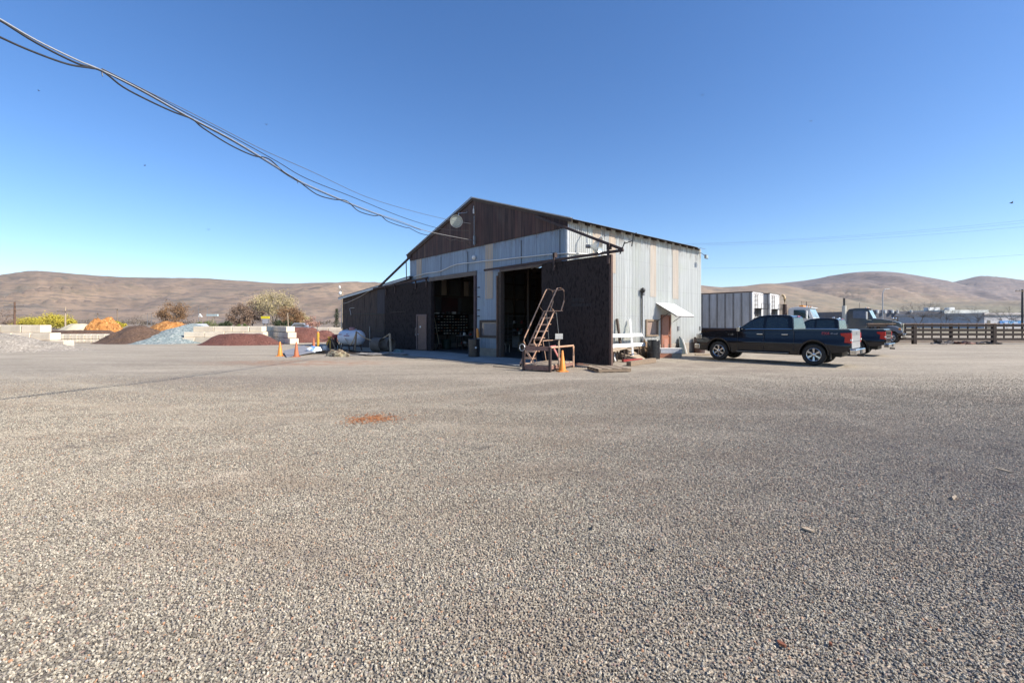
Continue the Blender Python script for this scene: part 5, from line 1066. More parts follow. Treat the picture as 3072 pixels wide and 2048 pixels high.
# ================================================================== SEMI TRACTORS
def semi(label, loc, rz, paint, stack_m, visor_amber, dark):
    t = thing('semi_tractor', label, 'semi truck', loc, rz, 'conventional semi tractors'); hw = 1.1
    cabp = [(-1.2, .95), (-1.2, 2.70), (-1.1, 2.84), (-.6, 2.92), (.15, 2.90), (.32, 2.82), (.66, 2.02), (.66, .95)]
    cw = lambda z: 1.02 if z < 2.0 else 1.02-.12*(z-2.0)/.9
    def loft(pts, wf, nm, m, bev=.05):
        mb = MB(); n = len(pts); vs = [(x, s*wf(x, z), z) for s in (-1, 1) for x, z in pts]
        mb.add(vs, [(i, (i+1) % n, n+(i+1) % n, n+i) for i in range(n)]+[tuple(range(n-1, -1, -1)), tuple(range(n, 2*n))]); return mb.build(nm, m, t, bevel=bev, seg=3, sharp=30)
    loft(cabp, lambda x, z: cw(z), 'cab', paint)
    hood = [(.60, 1.0), (.60, 2.06), (1.2, 2.0), (1.9, 1.88), (2.4, 1.72), (2.55, 1.56), (2.58, 1.0)]
    loft(hood, lambda x, z: (.92-.24*(x-.6)/2)*(1-.10*max(0, (z-1.6))), 'hood', paint, .07)
    # fenders
    fen = [(.7, 1.40), (1.0, 1.52), (1.6, 1.56), (2.2, 1.46), (2.62, 1.25), (2.68, .95), (2.52, .92)]+arc(1.85, .52, .62, 35, 150, 10)+[(.95, 1.0)]
    for s in (-1, 1):
        mb = MB(); n = len(fen); vs = [(x, s*y, z-(.06 if y > 1 else 0)) for y in (.66, 1.14) for x, z in fen]
        mb.add(vs, [(i, (i+1) % n, n+(i+1) % n, n+i) for i in range(n)]+[tuple(range(n-1, -1, -1)), tuple(range(n, 2*n))]); mb.build('fender', mat('sky_sheen_fender_paint', (.17, .19, .23), (.14, .16, .20), 2, .15) if dark else paint, t, bevel=.06, seg=3, sharp=30)  # sky reflection put into a lighter fender colour on the dark tractor
        wheel(t, 1.85, s*.98, .51, .28, M['alloy'], s, 8)
        for xx in (-3.2, -4.5): wheel(t, xx, s*.98, .51, .5, M['alloy'], s, 8)
        sw = [(-.78, 2.08), (-.78, 2.70), (-.0, 2.68), (.18, 2.52), (.40, 2.05)]
        for poly, nm in ((sw, 'side_window'),):
            mb = MB(); k_ = len(poly); vs = [(x, s*(cw(z)+.008), z) for x, z in poly]+[(x, s*(cw(z)-.01), z) for x, z in poly]
            mb.add(vs, [tuple(range(k_)), tuple(range(2*k_-1, k_-1, -1))]+[(i, (i+1) % k_, k_+(i+1) % k_, k_+i) for i in range(k_)]); mb.build(nm, M['pane'] if dark else M['glass'], t)
        mb = MB(); mb.box((.25, s*1.34, 2.30), (.09, .20, .62)); mi = mb.build('mirror', M['white'] if True else M['chrome'], t, bevel=.03)
        mb = MB(); mb.tube([(.05, s*1.02, 2.62), (.22, s*1.32, 2.60)], .02); mb.build('mirror_arm', M['steel'], mi)
        mb = MB(); mb.tube([(.55, s*1.02, 1.9), (.22, s*1.32, 1.98)], .02); mb.build('mirror_arm', M['steel'], mi)
        mb = MB(); mb.tube([(2.0, s*1.0, 1.48), (2.0, s*1.02, 2.0)], .012); mb.sphere((2.0, s*1.02, 2.05), .085); mb.build('hood_mirror', M['chrome'], t)
        mb = MB(); mb.box((2.60, s*.86, 1.18), (.12, .34, .20)); hl = mb.build('headlight', M['lens'], t, bevel=.02)
        mb = MB(); mb.box((2.46, s*1.12, 1.20), (.16, .05, .16)); mb.build('turn_lamp', M['amber'], hl, bevel=.02)
        mb = MB(); mb.cyl((-.75, s*.85, .72), (.35, s*.85, .72), .3, n=20); mb.build('fuel_tank', M['steel'], t)
    mb = MB(); mb.box((2.62, 0, 1.30), (.10, 1.12, .62)); gr = mb.build('grille', M['chrome'], t, bevel=.03)
    for i in range(6): mb = MB(); mb.box((2.675, 0, 1.06+.095*i), (.01, 1.04, .05)); mb.build('grille_slot', M['plastic'], gr)
    mb = MB(); mb.box((2.74, 0, .70), (.22, 2.3, .32)); mb.build('front_bumper', M['chrome'], t, bevel=.05, seg=3)
    for y in (-.48, .48): mb = MB(); mb.add([(.345, y-.43, 2.78), (.345, y+.43, 2.78), (.66, y+.43, 2.08), (.66, y-.43, 2.08), (.33, y-.43, 2.77), (.33, y+.43, 2.77), (.645, y+.43, 2.07), (.645, y-.43, 2.07)], [(0, 1, 2, 3), (7, 6, 5, 4), (0, 4, 5, 1), (1, 5, 6, 2), (2, 6, 7, 3), (3, 7, 4, 0)]); mb.build('windscreen', mat('pale_reflecting_windscreen', (.25, .36, .42), (.33, .44, .50), 1, .08, 0, spec=1), t)
    mb = MB(); mb.beam((.36, -1.0, 2.84), (.36, 1.0, 2.84), .26, .05); mb.build('sun_visor', paint, t, bevel=.01)
    for i in range(5): mb = MB(); mb.sphere((.12, -.7+.35*i, 2.94), .05, sc=(1.4, 1, .8)); mb.build('marker_lamp', M['amber'] if i % 2 else M['white'], t)
    if visor_amber: mb = MB(); mb.box((-.35, 0, 2.99), (.3, .9, .12)); mb.build('light_bar', M['amber'], t, bevel=.03)
    mb = MB(); mb.cyl((-.5, .3, 2.9), (-.5, .3, 3.4), .012, n=6); mb.build('radio_mast', M['black'], t)
    for s in (-1,):
        sk = MB(); sk.cyl((-1.42, s*1.02, 1.0), (-1.42, s*1.02, 3.15), .17, n=18); st_ = sk.build('exhaust_shield', stack_m, t)
        if dark: mb = MB(); mb.cyl((-1.42, s*1.02, 3.15), (-1.42, s*1.02, 3.78), .085, n=14); mb.build('exhaust_stack', M['black'], st_)
        else: mb = MB(); mb.tube([(-1.42, s*1.02, 2.9), (-1.42, s*1.02, 3.62), (-1.47, s*1.02, 3.78), (-1.62, s*1.02, 3.86)], .10, 12); mb.build('exhaust_stack', mat('tan_stack', (.52, .38, .20), (.38, .27, .15), 5, .5, .1), st_)
    mb = MB(); mb.bx(-5.4, 2.5, -.4, .4, .62, .90); mb.build('chassis', M['rust_dark'], t, bevel=.02)
    return t
hd2 = Vector((.70, -.714, 0)); az2 = math.atan2(hd2.y, hd2.x)
def place_semi(front): return Vector(front)-hd2*2.6
sm1 = semi('dark blue-grey conventional semi tractor with pale hood edge, by the fence', place_semi((.8785*35.9, 35.9, 0)), az2, M['paint_g'], mat('cream_exhaust_shield', (.62, .60, .52), (.5, .48, .42), 3, .5), False, True)
sm2 = semi('white semi tractor with amber roof light and tan stack, behind the pickups', place_semi((24.75, 33.0, 0)), az2, M['paint_w'], M['rust_dark'], True, False)
for q_ in (sm1, sm2): q_.scale = (.92, 1, 1)
# ================================================================== GRAIN TRAILERS
def trailer(label, corner, L=9.5):
    dv = Vector((.70, -.714, 0)); t = thing('box_trailer', label, 'trailer', corner, math.atan2(dv.y, dv.x), 'ribbed white trailers'); Wd = 2.5   # local x forward, y to the left (away)
    z0, z1 = 1.28, 4.0
    MB().bx(-L, 0, 0, Wd, z0, z1).build('box', mat('white_trailer_side', (.66, .67, .68), (.46, .45, .43), 1.1, .5, stretch=(3, 3, .35)), t, bevel=.01)
    for i in range(int(L/.6)+1): MB().bx(-.10-.6*i-.10, -.10-.6*i, -.05, -.001, z0+.02, z1-.06).build('rib', mat('grey_rib', (.20, .19, .18), (.28, .27, .26), 3, .6), t)
    for y in (-.04, Wd-.02): MB().bx(-L, .02, y, y+.07, z1-.02, z1+.05).build('top_rail', mat('rusty_rail', (.10, .055, .045), (.15, .1, .08), 4, .8), t)
    MB().bx(-L, 0, -.06, Wd+.06, z0-.16, z0-.002).build('bottom_rail', M['rust_dark'], t)
    mb = MB()
    for y in (.35, .95): mb.tube([(.08, y, 1.7), (.08, y, 3.85)], .018, 6)
    for i in range(7): mb.tube([(.08, .35, 1.8+.32*i), (.08, .95, 1.8+.32*i)], .014, 6)
    mb.build('ladder', M['rust_dark'], t)
    mb = MB(); mb.bx(.02, .5, .5, 2.1, 2.75, 2.79); mb.bx(.02, .04, .5, 1.9, 2.2, 2.75); mb.build('platform', M['black'], t)
    mb = MB()
    for y in (.5, 1.3, 2.1): mb.tube([(.48, y, 2.79), (.48, y, 3.15)], .015)
    mb.tube([(.48, .5, 3.15), (.48, 2.1, 3.15)], .015); mb.build('platform_rail', M['black'], t)
    for i in range(5): mb = MB(); mb.sphere((.01, .3+.47*i, z1-.13), .04); mb.build('marker_lamp', M['rust'], t)
    for x in (-L+1.0, -L+2.2):
        for y, s in ((.2, -1), (Wd-.2, 1)): wheel(t, x, y, .5, .3, M['grey'], s, 8)
    mb = MB(); mb.bx(-L, -.3, .6, Wd-.6, .85, z0-.17); mb.build('chassis', M['rust_dark'], t)
    for y in (.5, Wd-.5): mb = MB(); mb.bx(-2.2, -2.05, y-.06, y+.06, 0, 1.1); mb.build('landing_leg', M['rust_dark'], t)
    return t
cA = Vector((17.9, 33.45, 0)); eV = Vector((.714, .70, 0)); dV = Vector((.70, -.714, 0))
trailer('ribbed white box trailer with dark side posts, nearer of the two', cA); trailer('second white trailer just beyond, only its lit front showing', cA+eV*3.2+dV*.27)
def tri_(): pass
# timbers stacked under the trailer, seen between wall and pickup
for i, (z, m) in enumerate(((.12, 'wood_pale'), (.36, 'wood'), (.6, 'wood_pale'))):
    a = G(2112, 1024); timber((a.x, a.y-.3, z+.02), (a.x+4, a.y-1.5, z+.02), .25, .14, M[m], ['lowest pale timber of the stack behind the far barn corner', 'middle brown timber of the stack behind the far barn corner', 'topmost pale timber of the stack behind the far barn corner'][i])
# ================================================================== FENCE
def fence():
    A_, B_ = G(2600, 1031.5), G(3420, 1034)
    d = (B_-A_); L = d.length; t = thing('rail_fence', 'dark brown plank fence with five rails on stout posts', 'fence', A_, math.atan2(d.y, d.x))
    px = [2747, 2861, 2989, 3105, 3225, 3345]
    wood = mat('dark_brown_stain', (.022, .013, .010), (.040, .024, .018), 4, .8, stretch=(.5, 6, 6), bump=.3)
    for i, u in enumerate([2635]+px):
        x = (u-2600)/(3420-2600)*L; wd = .26 if i % 2 == 1 else .14
        MB().box((x, 0, .80), (wd, wd*.9, 1.64)).build('post', wood, t, bevel=.015)
    for z, h in ((1.48, .19), (1.12, .19), (.78, .18), (.42, .19)): 
        n = 7
        for j in range(n): MB().box((L*(j+.5)/n, -.09 if j % 2 == 0 else -.085, z), (L/n-.01, .045, h)).build('rail', wood, t, bevel=.005)
    MB().box((L/2, -.04, 1.625), (L, .2, .05)).build('cap_rail', mat('sunlit_cap_board', (.30, .19, .125), (.36, .25, .17), 3, .8), t, bevel=.006)
    # the picket row on the far side
    for k_ in range(30):
        x = L*(k_+.5)/30; MB().box((x, .10, 1.08), (.10, .03, 1.18)).build('picket', wood, t)
fence()
for i, (u, w_, h_, m, nm, lab) in enumerate(((2825, .6, .3, 'rubble', 'rubble_pile', 'heap of broken rock at the fence foot between the first two big posts'), (2885, .5, .2, 'rust', 'rubble_pile', 'low reddish heap at the fence foot beyond the thin post'), (2960, .9, .18, 'rubble', 'rubble_pile', 'long low rock heap under the second big fence post'))):
    lump(nm, lab, 'rubble', u, 1032, (w_, .4, h_), M['rust'] if m == 'rust' else mat('dark_rubble', (.12, .10, .09), (.33, .29, .26), 9, .9, lo=.4, hi=.6, bump=.7), 40+i, n=3, rough=.9)
bank = MB()
bank.prism([(0, 0), (.8, .22), (2.5, .30), (6, .0)], 17, 60, 'yz')
o = bank.build('verge', mat('dry_verge', (.20, .15, .10), (.12, .09, .065), 2, .95, bump=.5)); o.location = (0, 37.9, 0); struct(o)
# ================================================================== YARD BINS: CONCRETE BLOCKS AND PILES
def block(c, d, rz, label, group, m=None, wavy=False):
    x, y, z = d; mb = MB(); mb.box((0, 0, z/2), (x-.05, y-.02, z-.03)); o = mb.build('concrete_block', m or M['blockm'], bevel=.035, seg=2)
    o.location = c; o.rotation_euler = (random.uniform(-.006, .006), random.uniform(-.006, .006), rz+random.uniform(-.012, .012)); return tag(o, label, 'concrete block', group)
ordn = ['first', 'second', 'third', 'fourth', 'fifth', 'sixth', 'seventh', 'eighth', 'ninth', 'tenth', 'eleventh', 'twelfth']
def brow(u0s, Y, z, h, depth, where, group, dy=None):
    """a straight course of blocks; u0s = column edges as seen in the photograph"""
    for i in range(len(u0s)-1):
        y = Y if dy is None else Y+dy*i; a, b = (u0s[i]-U0)/F*Y, (u0s[i+1]-U0)/F*Y
        block(((a+b)/2, y+depth/2, z), (b-a, depth, h), 0, f'{ordn[i]} block from the left {where}', group)
h_ = .52; g1 = 'blocks of the pale wall at the left edge'
brow([-230, -148, -66, 16, 72, 127, 192], 29.4, 0, h_, .75, 'in the bottom course of the left-edge wall', g1)
brow([-200, -118, -50, 33, 90, 151], 29.6, h_, h_, .75, 'in the middle course of the left-edge wall', g1)
brow([-160, -80, 0, 62, 122], 29.8, 2*h_, h_, .75, 'in the top course of the left-edge wall', g1)
g2 = 'end-on blocks of the low back row'
us = [151+23*i for i in range(9)]
brow([151, 170, 190, 211, 232, 253, 274, 294, 315, 336], 38.6, .28, .44, 1.2, 'in the low end-on row behind, upper course', g2)
brow([151, 170, 190, 211, 232, 253, 274, 294, 315, 336], 38.5, 0, .27, 1.2, 'in the low end-on row behind, bottom course', g2)
g3 = 'blocks of the long wall behind the red mulch'
hb = .47
brow([545, 583, 640, 700, 760], 37.3, 0, hb, .75, 'in the bottom course behind the red mulch', g3)
brow([550, 613, 672, 730, 790], 37.5, hb, hb, .75, 'in the middle course behind the red mulch', g3)
brow([578, 641, 695, 747, 786], 37.7, 2*hb, hb, .75, 'in the top course behind the red mulch', g3)
g4 = 'blocks of the stepped wall end'
# return wall running from the back corner towards the yard
e0 = Vector(((883-U0)/F*35.6, 35.6, 0)); eb = Vector(((800-U0)/F*42.0, 42.0, 0)); dr_ = (eb-e0).normalized(); rz_ = math.atan2(dr_.y, dr_.x)
for row, st in enumerate((0, .55, 1.0)):
    for i in range(4):
        c = e0+dr_*(st+.75+1.5*i); block((c.x, c.y, row*hb), (1.5, .68, hb), rz_, f'{ordn[i]} {["bottom", "middle", "top"][row]}-course block of the stepped wall, counted from its end', g4)
for row in range(3):
    brow([868, 905, 945, 985, 1030, 1080], 43.5+.0, row*.42, .42, .75, f'in the {["bottom", "middle", "top"][row]} course of the shaded back wall', 'blocks of the shaded back wall')
def pile(name, label, cx, cy, rx, ry, h, m, seed, rz=0.0, flat=0.0, power=1.25, n=56, rough=.10):
    from mathutils import noise
    vs = []; fs = []; c, s_ = math.cos(rz), math.sin(rz)
    for j in range(n+1):
        for i in range(n+1):
            x, y = 2*i/n-1, 2*j/n-1; d = math.hypot(x, y)/(1+.18*noise.noise(Vector((math.atan2(y, x)*1.2, seed, 0))))
            z = max(0, 1-d); z = min(z/(1-flat), 1.0) if flat else z
            z = (z**power if not flat else (3*z*z-2*z**3)*.5+z*.5)*h
            if z > 0: z += h*rough*(noise.noise(Vector((x*4, y*4, seed)))+.5*noise.noise(Vector((x*12, y*12, seed))))*min(1, z/h*4)
            X, Y_ = x*rx, y*ry; vs.append((cx+X*c-Y_*s_, cy+X*s_+Y_*c, max(z, 0)-.03 if d < 1.02 else -.05))
    for j in range(n):
        for i in range(n): fs.append((j*(n+1)+i, j*(n+1)+i+1, (j+1)*(n+1)+i+1, (j+1)*(n+1)+i))
    mb = MB(); mb.add(vs, fs); o = mb.build(name, m, fix=False, sharp=80); return tag(o, label, 'pile')
def granular(name, cols, sc, bump=.6):
    k = NT(name); geo = k.n('ShaderNodeNewGeometry'); P = geo.outputs['Position']
    v = k.n('ShaderNodeTexVoronoi'); v.inputs['Scale'].default_value = sc; k.l(P, v.inputs['Vector']); h = k.n('ShaderNodeSeparateColor'); k.l(v.outputs['Color'], h.inputs[0])
    c = k.ramp(h.outputs[0], [(i/(len(cols)-1), q) for i, q in enumerate(cols)]); b = k.noise(P, 1.3, 5, .6); c = k.mix(.6, c, k.ramp(b, [(.3, .72), (.7, 1.12)]), 'MULTIPLY')
    k.bump(v.outputs['Distance'], bump, .04); return k.fin(c, .95)
m_red = granular('red_mulch', [(.07, .028, .02), (.17, .065, .045), (.12, .045, .035), (.22, .10, .075)], 16)
m_brown = granular('brown_mulch', [(.06, .035, .022), (.13, .078, .05), (.09, .052, .035), (.17, .105, .07)], 14)
m_orange = granular('orange_bark', [(.22, .085, .02), (.48, .21, .055), (.36, .15, .04), (.62, .34, .12)], 7, .9)
m_blue = granular('blue_grey_chip', [(.11, .14, .14), (.27, .32, .31), (.17, .21, .21), (.42, .44, .40)], 9)
m_sand = granular('pale_sand', [(.52, .45, .31), (.60, .52, .37), (.56, .49, .34)], 8, .2)
m_grav = granular('pale_river_gravel', [(.20, .175, .145), (.36, .31, .25), (.28, .245, .20), (.50, .44, .36)], 14)
def X_(u, Y): return (u-U0)/F*Y
pile('gravel_pile', 'pale river gravel sloping down from the left-edge block wall', X_(-170, 27.4), 27.4, 8.6, 2.3, 1.25, m_grav, 1, flat=.25)
pile('mulch_pile', 'brown mulch spread along the top of the low end-on blocks', X_(238, 41.6), 41.6, 4.6, 2.6, 1.0, m_brown, 2, flat=.55, rough=.08)
pile('sand_pile', 'pale cream sand pile behind the low end-on blocks', X_(236, 48), 48, 3.0, 2.6, 1.62, m_sand, 3, flat=.2, rough=.03)
pile('bark_pile', 'tall orange bark pile right of the pale sand', X_(312, 47), 47, 2.0, 2.4, 2.05, m_orange, 4, flat=.35, rough=.20)
pile('mulch_pile', 'broad dark brown mulch pile between the low blocks and the blue chip', X_(415, 38.2), 38.2, 3.35, 2.8, 1.45, m_brown, 5, flat=.12)
pile('bark_pile', 'low yellow-orange bark pile behind the blue chip', X_(515, 46), 46, 4.4, 3.0, 1.75, m_orange, 6, flat=.2, rough=.12)
pile('chip_pile', 'blue-grey stone chip pile against the long block wall', X_(578, 40.6), 40.6, 4.2, 5.6, 1.62, m_blue, 7, flat=.05)
pile('mulch_pile', 'wide dark red mulch pile before the long block wall', X_(722, 35.2), 35.2, 3.5, 1.9, .86, m_red, 8, flat=.45, rough=.06)
pile('mulch_pile', 'red-brown mulch pile beyond the stepped block wall', X_(905, 40.6), 40.6, 2.9, 2.8, 1.28, m_red, 9, flat=.3)
pile('mulch_pile', 'small red mulch pile right of the yellow bollard', X_(975, 41.4), 41.4, 1.6, 2.2, 1.0, m_red, 10, flat=.2)
# ================================================================== TREES
def leafm(name, cols): return mat(name, cols[0], cols[1], .8, .9, c3=cols[2] if len(cols) > 2 else None)
def tree(name, label, base, Ht, R, bark, leaf, seed, dens=1.0, leafs=.12, trunk=.28, levels=5, cat='tree', group='bare spring trees beyond the yard', low=False):
    """trunk, limbs curving out to clump centres that fill a rounded crown, twigs and small leaf faces round each clump"""
    r = random.Random(seed); t = thing(name, label, cat, base, 0, group); tb = MB(); lb = MB()
    zb = Ht*(.06 if low else .22); z0 = zb; cz = (Ht+z0)/2; rz = (Ht-z0)/2; ncl = 34 if levels < 5 else 62
    forks = []; nf = 4 if low else 3
    for i in range(nf):
        a = 6.28*i/nf+r.uniform(-.5, .5); fp = Vector((math.cos(a)*R*.22, math.sin(a)*R*.22, zb+Ht*r.uniform(.14, .28)))
        forks.append(fp); st = Vector((math.cos(a)*.1*R*low, math.sin(a)*.1*R*low, 0 if low else zb*.8))
        tb.tube([st, st.lerp(fp, .5)+Vector((math.cos(a)*.03*R, math.sin(a)*.03*R, 0)), fp], trunk*Ht/16, 5, trunk*Ht/26)
    if not low: tb.tube([(0, 0, 0), (.02*Ht, 0, zb*.5), (0, 0, zb*.85)], trunk*Ht/11, 7, trunk*Ht/15)
    lobes = [(r.uniform(0, 6.28), r.uniform(-.3, .9), r.uniform(.75, 1.15)) for _ in range(7)]
    for i in range(ncl):
        a = r.uniform(0, 6.28); cp = r.uniform(-.9, 1); sp_ = math.sqrt(1-cp*cp); k_ = 1.0
        for la, lc, ls in lobes:
            w_ = math.exp(-((math.cos(a-la)*-1+1)*2+(cp-lc)**2*3)); k_ *= 1+(ls-1)*w_
        rr = r.uniform(.35, 1)**.6*k_*.92
        c = Vector((R*rr*sp_*math.cos(a), R*rr*sp_*math.sin(a), cz+rz*rr*cp*.95))
        f = min(forks, key=lambda q: (q-c).length); m = f.lerp(c, .5); m.z += .10*(c-f).length*(1 if c.z > f.z else .6); m += Vector((r.uniform(-1, 1), r.uniform(-1, 1), 0))*.05*Ht
        br = trunk*Ht/46; tb.tube([f, m, c], br, 4, br*.45)
        cr = R*.24*r.uniform(.7, 1.3)
        for _ in range(7):
            d = Vector((r.gauss(0, 1), r.gauss(0, 1), r.gauss(.5, .8))).normalized(); e = c+d*cr*r.uniform(.6, 1.3); st = m.lerp(c, r.uniform(.3, 1)); tb.tube([st, st.lerp(e, .5)+Vector((0, 0, .03*cr)), e], br*.5, 3, br*.25)
            if leaf:
                for _ in range(int(3.2*dens)):
                    q = st.lerp(e, r.uniform(.4, 1.1))+Vector((r.gauss(0, .3), r.gauss(0, .3), r.gauss(0, .26)))*cr
                    if q.z < .15: continue
                    a_ = Vector((r.uniform(-1, 1), r.uniform(-1, 1), r.uniform(-1, 1))).normalized(); b_ = a_.cross(Vector((r.uniform(-1, 1), r.uniform(-1, 1), r.uniform(-1, 1)))).normalized(); s_ = leafs*r.uniform(.5, 1.2)
                    lb.add([q-a_*s_, q+b_*s_*.5, q+a_*s_, q-b_*s_*.5], [(0, 1, 2, 3)])
    tb.build('trunk', bark, t, fix=False)
    if leaf: lb.build('crown', leaf, t, fix=False, smooth=False)
    return t
l_yel = mat('yellow_green_buds', (.58, .47, .24), (.47, .39, .20), .5, .9, c3=(.36, .29, .16))
l_wil = mat('bright_willow_yellow', (.62, .48, .05), (.50, .42, .05), .3, .9, c3=(.36, .32, .05))
l_brn = mat('brown_twigs', (.20, .13, .09), (.28, .19, .13), .5, .95, c3=(.14, .10, .08))
l_org = mat('orange_brown_leaf', (.32, .18, .08), (.22, .13, .07), .6, .95)
l_pnk = mat('pink_blossom', (.52, .27, .20), (.38, .20, .15), .8, .95)
l_grn = mat('dark_evergreen_needles', (.035, .05, .02), (.06, .08, .03), .8, .9)
l_grn2 = mat('fresh_green_leaf', (.16, .20, .05), (.10, .14, .04), .8, .9)
def TB(u, Y): return Vector((X_(u, Y), Y, 0))
tree('budding_tree', 'large pale yellow-green tree with forked white trunk behind the block walls', TB(822, 88), 8.3, 5.0, M['bark_pale'], l_yel, 1, 5.2, .13, .30)
tree('bushy_tree', 'brown leafless tree left of the large yellow-green tree', TB(720, 84), 5.6, 2.6, M['bark'], l_brn, 2, 4.0, .12, .2, low=True)
tree('bushy_tree', 'reddish brown bare tree between the dark one and the large pale tree', TB(757, 92), 6.4, 2.8, M['bark'], l_brn, 3, 3.5, .12, .2)
tree('bushy_tree', 'olive tree with orange-brown twigs right of the large pale tree', TB(872, 86), 5.4, 2.9, M['bark'], l_org, 4, 3.6, .12, .2, low=True)
tree('bushy_tree', 'rounded yellow-green tree at the right end of the tree group', TB(900, 92), 4.2, 2.4, M['bark'], l_yel, 5, 3.0, .12, .2, low=True)
tree('evergreen_shrub', 'dark green shrub at the foot of the brown leafless tree', TB(676, 78), 2.1, 1.4, M['bark'], l_grn, 6, 2.2, .14, .2, 4, 'shrub', 'green shrubs under the tree group', True)
tree('evergreen_shrub', 'bright green shrub below the sign', TB(728, 74), 1.5, 1.1, M['bark'], l_grn2, 7, 2.2, .12, .2, 4, 'shrub', 'green shrubs under the tree group', True)
tree('evergreen_shrub', 'dark green shrub right of the forked trunk', TB(846, 80), 2.2, 1.6, M['bark'], l_grn, 8, 2.2, .14, .2, 4, 'shrub', 'green shrubs under the tree group', True)
tree('evergreen_shrub', 'low dark shrub left of the parked cars far behind the walls', TB(880, 78), 1.7, 1.7, M['bark'], l_grn, 28, 2.2, .14, .2, 4, 'shrub', 'green shrubs under the tree group', True)
tree('bare_tree', 'rusty brown rounded tree standing alone left of the blue chip pile', TB(512, 95), 6.6, 3.3, M['bark'], l_org, 9, 3.6, .13, .22, 5, low=True)
tree('bare_tree', 'small grey-brown bare tree left of the rusty brown one', TB(410, 105), 4.0, 2.4, M['bark'], l_brn, 10, .3, .1, .16, 4, low=True)
tree('blossom_tree', 'small pink blossoming tree left of the dark shed', TB(941, 70), 2.7, 1.5, M['bark'], l_pnk, 11, 1.6, .09, .16, 4)
tree('green_shrub', 'small yellow-green shrub by the white crane-like frame', TB(622, 90), 1.9, 2.2, M['bark'], l_grn2, 12, 1.4, .13, .2, 4, 'shrub', 'green shrubs under the tree group', True)
for i, (u, Y, h, R, lab) in enumerate(((90, 130, 2.9, 4.2, 'leftmost bright yellow willow in front of the left hill'), (165, 125, 4.1, 4.2, 'tallest bright yellow willow in front of the left hill'), (128, 135, 2.6, 4.0, 'low yellow willow between the two taller ones'), (200, 122, 2.8, 2.6, 'right-hand yellow willow by the pale pole'), (352, 115, 2.2, 1.8, 'small yellow-green willow right of the orange pile'))):
    tree('willow_tree', lab, TB(u, Y), h, R, M['bark'], l_wil, 20+i, 4.0, .16, .2, 5, group='yellow willows below the left hill', low=True)
tree('bare_tree', 'dark reddish bush at the far left edge', TB(5, 120), 5.0, 4.0, M['bark'], l_brn, 30, 1.2, .18, .2, 4, low=True)
for i, (u, Y, h, R, lab) in enumerate(((2756, 95, 6.4, 4.6, 'spreading bare tree before the grey warehouse, nearest the dark semi'), (2835, 92, 5.4, 3.6, 'bare tree before the middle of the grey warehouse'), (2925, 92, 5.2, 3.8, 'bare tree before the corner of the white building'), (3020, 90, 5.0, 3.6, 'bare tree before the white building and its blue sign'), (2500, 120, 5.5, 3.2, 'bare tree seen above the white semi hood'))):
    tree('bare_tree', lab, TB(u, Y), h, R, mat('grey_bark', (.16, .14, .13), (.10, .09, .085), 5, .9), None, 40+i, 0, .1, .14, 5, group='bare trees before the warehouses')
# conifer
def conifer(label, base, h, r0, seed):
    r = random.Random(seed); t = thing('conifer', label, 'tree', base); MB().cyl((0, 0, 0), (0, 0, h*.95), .12, .03, 6).build('trunk', M['bark'], t); lb = MB()
    for i in range(900):
        z = h*(.12+.88*r.random()**1.1); rr = r0*(1-z/h)*(.75+.5*math.sin(z*5))*r.uniform(.3, 1); a = r.uniform(0, 6.28); c = Vector((rr*math.cos(a), rr*math.sin(a), z)); d = Vector((math.cos(a), math.sin(a), -.35)).normalized(); s_ = .14; n_ = Vector((-math.sin(a), math.cos(a), 0))
        lb.add([c, c+d*s_+n_*s_*.35, c+d*s_*2, c+d*s_-n_*s_*.35], [(0, 1, 2, 3)])
    lb.build('crown', l_grn, t, fix=False, smooth=False)
conifer('narrow dark conifer beside the left end of the dark shed', TB(1010, 62), 3.7, .9, 2)
# ================================================================== POLES, SIGN, STREET LAMP, WIRES
def upole(label, u, Y, h, arms=((.9, 2.2),), m=M['wood'], r=.15, group='wooden utility poles in the distance'):
    t = thing('utility_pole', label, 'pole', TB(u, Y), 0, group); MB().cyl((0, 0, 0), (0, 0, h), r, r*.7, 8).build('pole', m, t)
    for f, wd in arms:
        MB().box((0, -.15, h*f), (wd, .12, .14)).build('crossarm', M['wood'], t)
        for s in (-1, -.5, .5, 1): MB().cyl((s*wd*.46, -.15, h*f+.07), (s*wd*.46, -.15, h*f+.28), .05, n=6).build('insulator', M['grey'], t)
upole('tall brown utility pole with two crossarms at the far left', 44, 110, 6.8, ((.86, 5.2), (.70, 4.0)), mat('brown_pole', (.18, .10, .06), (.12, .07, .05), 3, .8), .24)
upole('pale utility pole with a single thin crossarm beside the willows', 196, 100, 5.2, ((.82, 3.4),), M['wood_pale'], .16)
upole('slim distant pole above the orange bark pile', 293, 150, 5.0, ((.95, 1.2),))
upole('thin distant pole left of the dark brown mulch pile', 352, 140, 6.0, ((.98, .8),))
upole('dark utility pole at the right picture edge', 3067, 88, 8.2, ((.96, 3.0),), mat('dark_pole', (.05, .045, .045), (.08, .07, .065), 3, .8), .2)
upole('short double-crossarm pole seen above the white semi cab', 2419, 160, 9.3, ((.97, 4.2), (.84, 3.2)), mat('dark_pole', (.05, .05, .05)), .16)
for i, (u, h, lab) in enumerate(((442, 6.0, 'far hair-thin pole left of the rusty brown tree'), (455, 6.0, 'second far hair-thin pole left of the rusty brown tree'), (596, 9.5, 'far hair-thin pole left of the crane-like frame'), (622, 9.0, 'far hair-thin pole behind the crane-like frame'))):
    upole(lab, u, 200, h, ((.96, 1.8),), M['grey'], .09)
t = thing('pylon_sign', 'roadside pylon sign with yellow top panel and white lettering rows', 'sign', TB(796, 76))
MB().box((0, 0, 2.6), (1.32, .25, .42)).build('yellow_panel', mat('sign_yellow', (.80, .68, .02), (.72, .60, .03), 2, .4), t)
